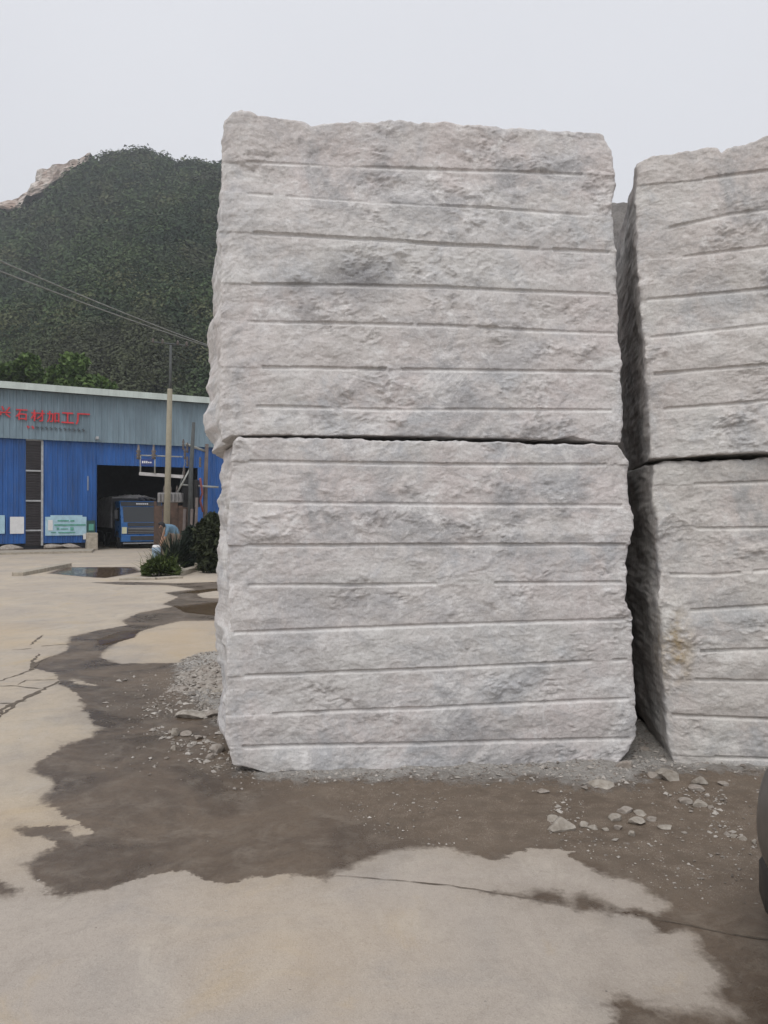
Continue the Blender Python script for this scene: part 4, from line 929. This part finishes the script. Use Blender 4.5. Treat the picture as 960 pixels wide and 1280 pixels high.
# trees behind the shed roof
def tree(px, py, Y, wpx, hcrown, seed, label):
    p = at(px, py, Y); s = Y / F; w_ = wpx * s / 2; o = empty('broadleaf_tree', (p.x, Y, 0)); tag(o, label, 'tree', 'trees behind the shed roof')
    r_ = np.random.default_rng(seed); zc = p.z - hcrown * .5; cl = []
    for k in range(26):
        d = r_.normal(size=3); d /= np.linalg.norm(d); q_ = d * r_.uniform(.35, .85) * np.array([w_, w_ * .9, hcrown * .5]); cl.append((q_, r_.uniform(.35, .55) * w_ * .75))
    P = []; 
    for q_, rad in cl:
        m = 420; d = r_.normal(size=(m, 3)); d /= np.linalg.norm(d, axis=1)[:, None]; P.append(q_ + d * rad * r_.uniform(.5, 1.05, (m, 1)) * np.array([1, 1, .75]))
    P = np.concatenate(P) + np.array([0, 0, zc]); V, fi = leaf_cloud(P, r_.uniform(.16, .34, len(P)), 1.6, 0, seed)
    np_mesh('crown', V, fi, 4, M['leaf_bright'], smooth=False, parent=o)
    tb_ = MB().tube([(0, 0, 0), (.1, 0, zc * .5), (.0, .1, zc), (0, 0, zc + hcrown * .3)], [.28, .22, .15, .04], 9)
    for k in range(6):
        q_, _ = cl[k]; tb_.tube([(0, .05, zc * .8), (q_[0] * .5, q_[1] * .5, zc + q_[2] * .3), (q_[0], q_[1], zc + q_[2])], [.1, .07, .02], 6)
    tb_.build('trunk', M['bark'], o)
tree(-5, 441, 52, 76, 5, 41, 'fresh green tree behind the shed roof at the left edge')
tree(45, 441, 53, 70, 4.8, 42, 'middle fresh green tree above the shed roof')
tree(100, 438, 52, 78, 5, 43, 'rightmost and tallest fresh green tree above the shed roof')

# ------------------------------------------------------------------ hill, forest, quarry cliff
RY_ = 230.0
rid = np.array([(-900, 420), (-500, 360), (-250, 310), (-100, 285), (0, 258), (35, 246), (46, 226), (75, 221), (88, 208), (104, 203), (118, 193), (150, 190), (170, 186), (180, 184), (192, 189), (225, 195), (275, 201), (350, 208), (480, 228), (600, 262), (800, 330), (1100, 420), (1500, 480), (2200, 560)], float)
rx = (rid[:, 0] - CX) / F * RY_; rz_ = CAM_H + (HY - rid[:, 1]) / F * RY_
rid_h = rid.copy(); _lo = np.array([(-100, 286), (0, 264), (30, 255), (46, 251), (62, 243), (75, 232), (90, 215), (104, 205), (118, 195), (150, 190)], float)
rid_h = np.concatenate([rid[rid[:, 0] < -100], _lo, rid[rid[:, 0] > 150]]); rx = (rid_h[:, 0] - CX) / F * RY_; rz_ = CAM_H + (HY - rid_h[:, 1]) / F * RY_
def hill_z(x, y):
    t = np.clip((y - 58) / (RY_ - 58), 0, 1.6); xr = np.asarray(x, float)
    ridge = np.interp(xr * RY_ / np.clip(y, 110, 320), rx, rz_)
    prof = np.where(t < 1, t ** 1.12 * (1 + .06 * np.sin(t * math.pi)), 1 - (t - 1) * .35)
    nz = fbm(xr * .018, y * .018, 0, 61, 4) * 9 * np.clip(t * 4, 0, 1) * np.clip((1.0 - t) * 1.6, .04, 1)
    nz2 = -7 * np.abs(fbm(xr * .012 + 5, y * .006, 0, 66, 3)) * np.clip(t * 4, 0, 1) * np.clip((1.0 - t) * 4, 0, 1)
    return ridge * prof + nz + nz2 - 1.0 - 2.2 * np.clip(t * 1.2, 0, 1)
hxs = np.concatenate([np.arange(-520, -240, 12), np.arange(-240, 60, 3), np.arange(60, 520, 12)]); hys = np.concatenate([np.arange(56, 240, 3), np.arange(240, 400, 10)])
HX, HYY = np.meshgrid(hxs, hys); HZ = hill_z(HX.ravel(), HYY.ravel()); I2 = np.arange(HX.size).reshape(HX.shape)
hill = np_mesh('hill', np.stack([HX.ravel(), HYY.ravel(), HZ], 1), np.stack([I2[:-1, :-1], I2[:-1, 1:], I2[1:, 1:], I2[1:, :-1]], -1).reshape(-1, 4), 4, M['hill']); tag(hill, kind='structure')
r_ = np.random.default_rng(77); NT_ = 3300
fy = 62 + (RY_ + 6 - 62) * r_.uniform(0, 1, NT_ * 3) ** .75; fpx = r_.uniform(-140, 420, NT_ * 3); fx = (fpx - CX) / F * fy
# the worked quarry edge stays bare
fz = hill_z(fx, fy); spy = HY - (fz - CAM_H) / fy * F
cl_top = np.interp(fpx, rid[:, 0], rid[:, 1])
bare = (fpx > -60) & (fpx < 106) & (fy > 195) & (spy < cl_top + np.interp(fpx, [-60, 0, 40, 75, 106], [2, 4, 18, 14, 3]) + r_.uniform(-8, 6, NT_ * 3))
keep = ~bare & (r_.uniform(0, 1, NT_ * 3) < np.where((fpx > -30) & (fpx < 290), 1, .35)); fx, fy, fz, fpx = fx[keep][:NT_], fy[keep][:NT_], fz[keep][:NT_], fpx[keep][:NT_]
NT_ = len(fx); ts_ = r_.uniform(1.8, 4.4, NT_) * np.clip(fy / 120, .75, 1) * np.where(fy > RY_ - 14, .62, 1); ls_ = .0025 * fy
nl = np.clip(3.0 * (ts_ / ls_) ** 2, 30, 480).astype(int); ti = np.repeat(np.arange(NT_), nl); NL = len(ti)
dv = r_.normal(size=(NL, 3)); dv /= np.linalg.norm(dv, axis=1)[:, None]; dv[:, 2] = np.abs(dv[:, 2]) * 1.25 - .1
P = np.stack([fx, fy, fz + ts_ * .45], 1)[ti] + dv * r_.uniform(.6, 1.05, (NL, 1)) * ts_[ti][:, None]
V, fi = leaf_cloud(P, ls_[ti] * r_.uniform(.7, 1.5, NL), 1.5, 0, 78, dv / np.linalg.norm(dv, axis=1)[:, None])
fo = np_mesh('forest', V, fi, 4, M['forest'], smooth=False); fattr(fo, 'tv', np.repeat(r_.uniform(0, 1, NT_)[ti], 4)); tag(fo, 'dense dark green woodland covering the far hill', 'forest', kind='stuff')
# pale quarried rock along the left end of the ridge
def cliff(top, hpx, seed, Y, label_part):
    T = [at(x, y, Y) for x, y in top]; n = 60; m = 26; L = np.cumsum([0] + [(b - a).length for a, b in zip(T[:-1], T[1:])]); tt = np.linspace(0, L[-1], n)
    TX = np.interp(tt, L, [p.x for p in T]); TZ = np.interp(tt, L, [p.z for p in T]); hh = np.interp(tt, L, np.array(hpx) * Y / F)
    a, b = np.meshgrid(np.arange(n), np.linspace(0, 1, m), indexing='ij')
    x = TX[a]; z_ = TZ[a] - b * hh[a]; st_ = np.floor(b * 4 + .6 * fbm(x * .1, b * 2, 0, seed, 2)) / 4
    y = Y - (b * .5 + st_ * .8) * hh[a] * .5 - 2.2 * fbm(x * .16, z_ * .22, 0, seed + 1, 4) - .9 * ridged(x * .5, z_ * .35, 0, seed + 2, 3)
    z_ = z_ + .5 * fbm(x * .4, b * 3, 0, seed + 4, 3)
    # top returns back into the ridge
    V = np.stack([x, y, z_], -1); Bk = V[:, :1].copy(); Bk[..., 1] += 14; Bk[..., 2] -= 1.5; V = np.concatenate([Bk, V], 1); m += 1
    I2 = np.arange(n * m).reshape(n, m); return np_mesh('quarry_cliff', V.reshape(-1, 3), np.stack([I2[:-1, :-1], I2[1:, :-1], I2[1:, 1:], I2[:-1, 1:]], -1).reshape(-1, 4), 4, M['cliff'], smooth=False)
tag(cliff([(-120, 288), (-40, 270), (0, 253), (24, 245), (38, 236), (46, 212), (60, 211), (74, 209), (76, 206), (90, 197), (104, 194), (112, 190)], [6, 8, 12, 20, 34, 44, 40, 32, 28, 22, 12, 3], 91, 222, ''), kind='structure')

# ------------------------------------------------------------------ worker bending over
def worker():
    WY = 27.0; p0 = Vector((at(219, 0, WY).x, WY, 0)); root = empty('person', p0); tag(root, 'person with black hair in a blue-grey shirt bending down behind the spiky plant', 'person')
    J = {'pel': (.06, 0, .92), 'sp1': (.0, -.02, 1.04), 'sp2': (-.09, -.06, 1.16), 'che': (-.21, -.10, 1.25), 'nek': (-.31, -.16, 1.29), 'hd0': (-.36, -.19, 1.28), 'hd1': (-.43, -.24, 1.27),
         'hl': (.05, -.1, .88), 'kl': (-.06, -.11, .48), 'al': (.04, -.1, .09), 'tl': (-.12, -.11, .04), 'hr': (.06, .1, .88), 'kr': (-.02, .12, .48), 'ar': (.1, .12, .09), 'tr': (-.06, .13, .04),
         'sl': (-.16, -.28, 1.20), 'el': (-.22, -.36, .93), 'wl': (-.34, -.36, .72), 'pl': (-.38, -.36, .65), 'sr': (-.30, .10, 1.24), 'er': (-.42, .06, .97), 'wr': (-.46, -.06, .76), 'pr': (-.48, -.08, .69)}
    rad = {'pel': .17, 'sp1': .175, 'sp2': .18, 'che': .17, 'nek': .06, 'hd0': .075, 'hd1': .09, 'hl': .095, 'kl': .06, 'al': .042, 'tl': .04, 'hr': .095, 'kr': .06, 'ar': .042, 'tr': .04,
           'sl': .07, 'el': .046, 'wl': .03, 'pl': .036, 'sr': .07, 'er': .046, 'wr': .03, 'pr': .036}
    E = [('pel', 'sp1'), ('sp1', 'sp2'), ('sp2', 'che'), ('che', 'nek'), ('nek', 'hd0'), ('hd0', 'hd1'), ('pel', 'hl'), ('hl', 'kl'), ('kl', 'al'), ('al', 'tl'), ('pel', 'hr'), ('hr', 'kr'), ('kr', 'ar'), ('ar', 'tr'),
         ('che', 'sl'), ('sl', 'el'), ('el', 'wl'), ('wl', 'pl'), ('che', 'sr'), ('sr', 'er'), ('er', 'wr'), ('wr', 'pr')]
    for h in 'lr':
        b_ = Vector(J['p' + h])
        for k in range(5):
            off = (k - 2) * .018; L = (.075, .085, .08, .065, .05)[k] if k < 4 else .05
            n1, n2 = 'f%s%da' % (h, k), 'f%s%db' % (h, k)
            st_ = b_ + Vector((.0, off, -.02)) if k < 4 else b_ + Vector((.03, .0, .0))
            J[n1] = tuple(st_ + Vector((-.01, off * .3, -.035))); J[n2] = tuple(st_ + Vector((-.02, off * .3, -.035 - L * .6))); rad[n1] = .0095; rad[n2] = .0075; E += [('p' + h, n1), (n1, n2)]
    names = list(J); me = bpy.data.meshes.new('body'); me.from_pydata([J[k] for k in names], [(names.index(a), names.index(b)) for a, b in E], [])
    o = bpy.data.objects.new('body_tmp', me); col.objects.link(o); o.modifiers.new('skin', 'SKIN')
    for i, k in enumerate(names): sv = me.skin_vertices[0].data[i]; sv.radius = (rad[k], rad[k]); sv.use_root = (k == 'pel')
    sb = o.modifiers.new('sub', 'SUBSURF'); sb.levels = 2; sb.render_levels = 2
    bpy.context.view_layer.update(); m2 = bpy.data.meshes.new_from_object(o.evaluated_get(bpy.context.evaluated_depsgraph_get())); bpy.data.objects.remove(o); m2.name = 'body'
    m2.materials.clear()
    for k in ('skin', 'shirt', 'trouser', 'black'): m2.materials.append(M[k])
    for f in m2.polygons:
        c = f.center; f.use_smooth = True
        if c.z < .1: f.material_index = 3
        elif c.z < 1.0 and c.x > -.19 and c.y > -.3: f.material_index = 2
        elif c.x > -.36 and c.z > .9: f.material_index = 1
        else: f.material_index = 0
    link(bpy.data.objects.new('body', m2), root)
    # hair cap, ears, nose
    hc_ = Vector((-.415, -.235, 1.285)); bm = bmesh.new(); bmesh.ops.create_icosphere(bm, subdivisions=3, radius=.125)
    fd_ = Vector((-.45, -.25, -.85)).normalized()
    bmesh.ops.delete(bm, geom=[v for v in bm.verts if v.co.normalized().dot(fd_) > .35], context='VERTS')
    for v in bm.verts: v.co = v.co * (1 + .05 * math.sin(v.co.x * 90) * math.cos(v.co.z * 80)) + hc_
    h_ = bpy.data.meshes.new('hair'); bm.to_mesh(h_); bm.free(); h_.materials.append(M['hair']); link(bpy.data.objects.new('hair', h_), root)
    MB().lathe([(0, -.03), (.02, -.01), (.022, .02), (.008, .03)], hc_ + Vector((.01, -.095, -.02)), 8).build('ear', M['skin'], root)
    MB().tube([hc_ + fd_ * .07, hc_ + fd_ * .115 + Vector((-.02, 0, 0))], [.022, .008], 6).build('nose', M['skin'], root)
worker()

# ------------------------------------------------------------------ car whose front corner reaches into the frame
def car():
    root = empty('parked_car', (2.205, 1.05, 0), R(90)); tag(root, 'dark grey-brown car, only its front corner in view at the right edge', 'car')
    # local x = forward (+Y of the yard), local y = left.  stations from tail to nose
    st_ = [(-2.15, .62, .45, .80), (-2.1, .74, .30, .92), (-1.9, .82, .22, .98), (-1.3, .86, .2, .99), (0, .88, .2, .96), (1.1, .87, .2, .90), (1.55, .86, .2, .84), (1.80, .83, .2, .775), (1.95, .78, .2, .72), (2.05, .70, .22, .66), (2.12, .56, .25, .58), (2.15, .40, .3, .52)]
    prof = [(0, 0.0), (.82, .0), (.95, .10), (1.0, .32), (.995, .55), (.97, .78), (.90, .93), (.78, .99), (0, 1.0)]
    vs_, fs = [], []; n = len(prof) * 2 - 2
    for x, hw, z0_, z1_ in st_:
        ring = [(x, hw * a, z0_ + (z1_ - z0_) * b) for a, b in prof] + [(x, -hw * a, z0_ + (z1_ - z0_) * b) for a, b in prof[-2:0:-1]]
        vs_ += ring
    for i in range(len(st_) - 1):
        for k in range(n): fs.append((i * n + k, i * n + (k + 1) % n, (i + 1) * n + (k + 1) % n, (i + 1) * n + k))
    fs += [tuple(range(n)), tuple(range((len(st_) - 1) * n, len(st_) * n))]
    body = MB().add(vs_, fs, True).build('body', M['car'], root)
    sb = body.modifiers.new('sub', 'SUBSURF'); sb.levels = 2; sb.render_levels = 2
    cs = [(-1.7, .70, .95, 1.0), (-1.1, .66, .95, 1.40), (.0, .65, .93, 1.44), (.45, .66, .92, 1.38), (1.15, .72, .86, .92)]; vs_, fs = [], []
    for x, hw, z0_, z1_ in cs: vs_ += [(x, hw, z0_), (x, hw * .86, z1_ - .05), (x, hw * .6, z1_), (x, -hw * .6, z1_), (x, -hw * .86, z1_ - .05), (x, -hw, z0_)]
    for i in range(len(cs) - 1):
        for k in range(5): fs.append((i * 6 + k, i * 6 + k + 1, i * 6 + 7 + k, i * 6 + 6 + k))
    MB().add(vs_, fs, True).build('cabin_glass', M['glass'], root)
    MB().add([(x, s_ * .52, z1_ + .012) for x, hw, z0_, z1_ in cs[1:4] for s_ in (-1, 1)], [(0, 1, 3, 2), (2, 3, 5, 4)]).build('roof_panel', M['car'], root)
    for s_ in (-1, 1):
        for x in (-1.3, 1.32):
            wt = MB().lathe([(.18, -.1), (.29, -.105), (.315, -.07), (.315, .07), (.29, .105), (.18, .1)], (x, s_ * .775, .315), 30, 'Y').build('wheel', M['tyre'], root)
            MB().lathe([(0, s_ * .09), (.06, s_ * .1), (.12, s_ * .06), (.19, s_ * .09), (.2, 0), (0, 0)], (x, s_ * .775, .315), 24, 'Y').build('rim', M['steel'], wt)
            MB().lathe([(.335, .06), (.37, .075), (.37, .1), (.335, .1)], (x, s_ * .80 - .08, .315), 30, 'Y').build('arch_trim', M['black'], root)
        hl = MB().box((1.94, s_ * .66, .60), (.22, .10, .10), Matrix.Rotation(-s_ * .55, 3, 'Z'), .03).build('headlight', M['lamp'], root)
        MB().box((1.935, s_ * .70, .37), (.12, .05, .05), Matrix.Rotation(-s_ * .75, 3, 'Z'), .015).build('fog_lamp', M['black'], root)
        MB().box((.75, s_ * .93, .95), (.12, .16, .12), None, .04).build('mirror', M['car'], root)
        MB().box((-2.1, s_ * .62, .78), (.1, .2, .14), None, .02).build('tail_light', M['red'], root)
    tv_, tf_ = [], []; seq = [(1.62, .83), (1.80, .805), (1.95, .755), (2.04, .68), (2.10, .55), (2.135, .40)]; path = seq + [(x, -y) for x, y in reversed(seq)]
    for i, (x, y) in enumerate(path):
        tv_ += [(x - .03, y * .95, .10), (x + .008, y, .15), (x + .008, y, .27), (x - .02, y * .965, .33)]
        if i: tf_ += [(4 * i - 4 + k, 4 * i + k, 4 * i + k + 1, 4 * i - 3 + k) for k in range(3)]
    MB().add(tv_, tf_, True).build('lower_trim', M['black'], root)
    MB().box((2.1, 0, .40), (.12, .7, .14), None, .02).build('grille', M['black'], root)
    MB().box((2.02, 0, .235), (.22, 1.15, .06), None, .02).build('front_lip', M['black'], root)
    MB().box((2.16, 0, .50), (.02, .44, .12), None, .004).build('number_plate', M['white'], root)
car()

# ------------------------------------------------------------------ haze
hz_ = MB().b(-620, 620, -140, 640, -2.2, 135).build('haze', M['interior']); tag(hz_, 'thin grey haze in the air', 'haze', kind='stuff')
hm = bpy.data.materials.new('haze_air'); hm.use_nodes = True; hm.node_tree.nodes.clear()
ho = hm.node_tree.nodes.new('ShaderNodeOutputMaterial'); hv = hm.node_tree.nodes.new('ShaderNodeVolumePrincipled')
hv.inputs['Color'].default_value = (.9, .93, .97, 1); hv.inputs['Density'].default_value = .0009; hv.inputs['Anisotropy'].default_value = .3
hm.node_tree.links.new(hv.outputs[0], ho.inputs['Volume']); hz_.data.materials.clear(); hz_.data.materials.append(hm)

scene.cycles.use_denoising = True
scene.cycles.max_bounces = 6
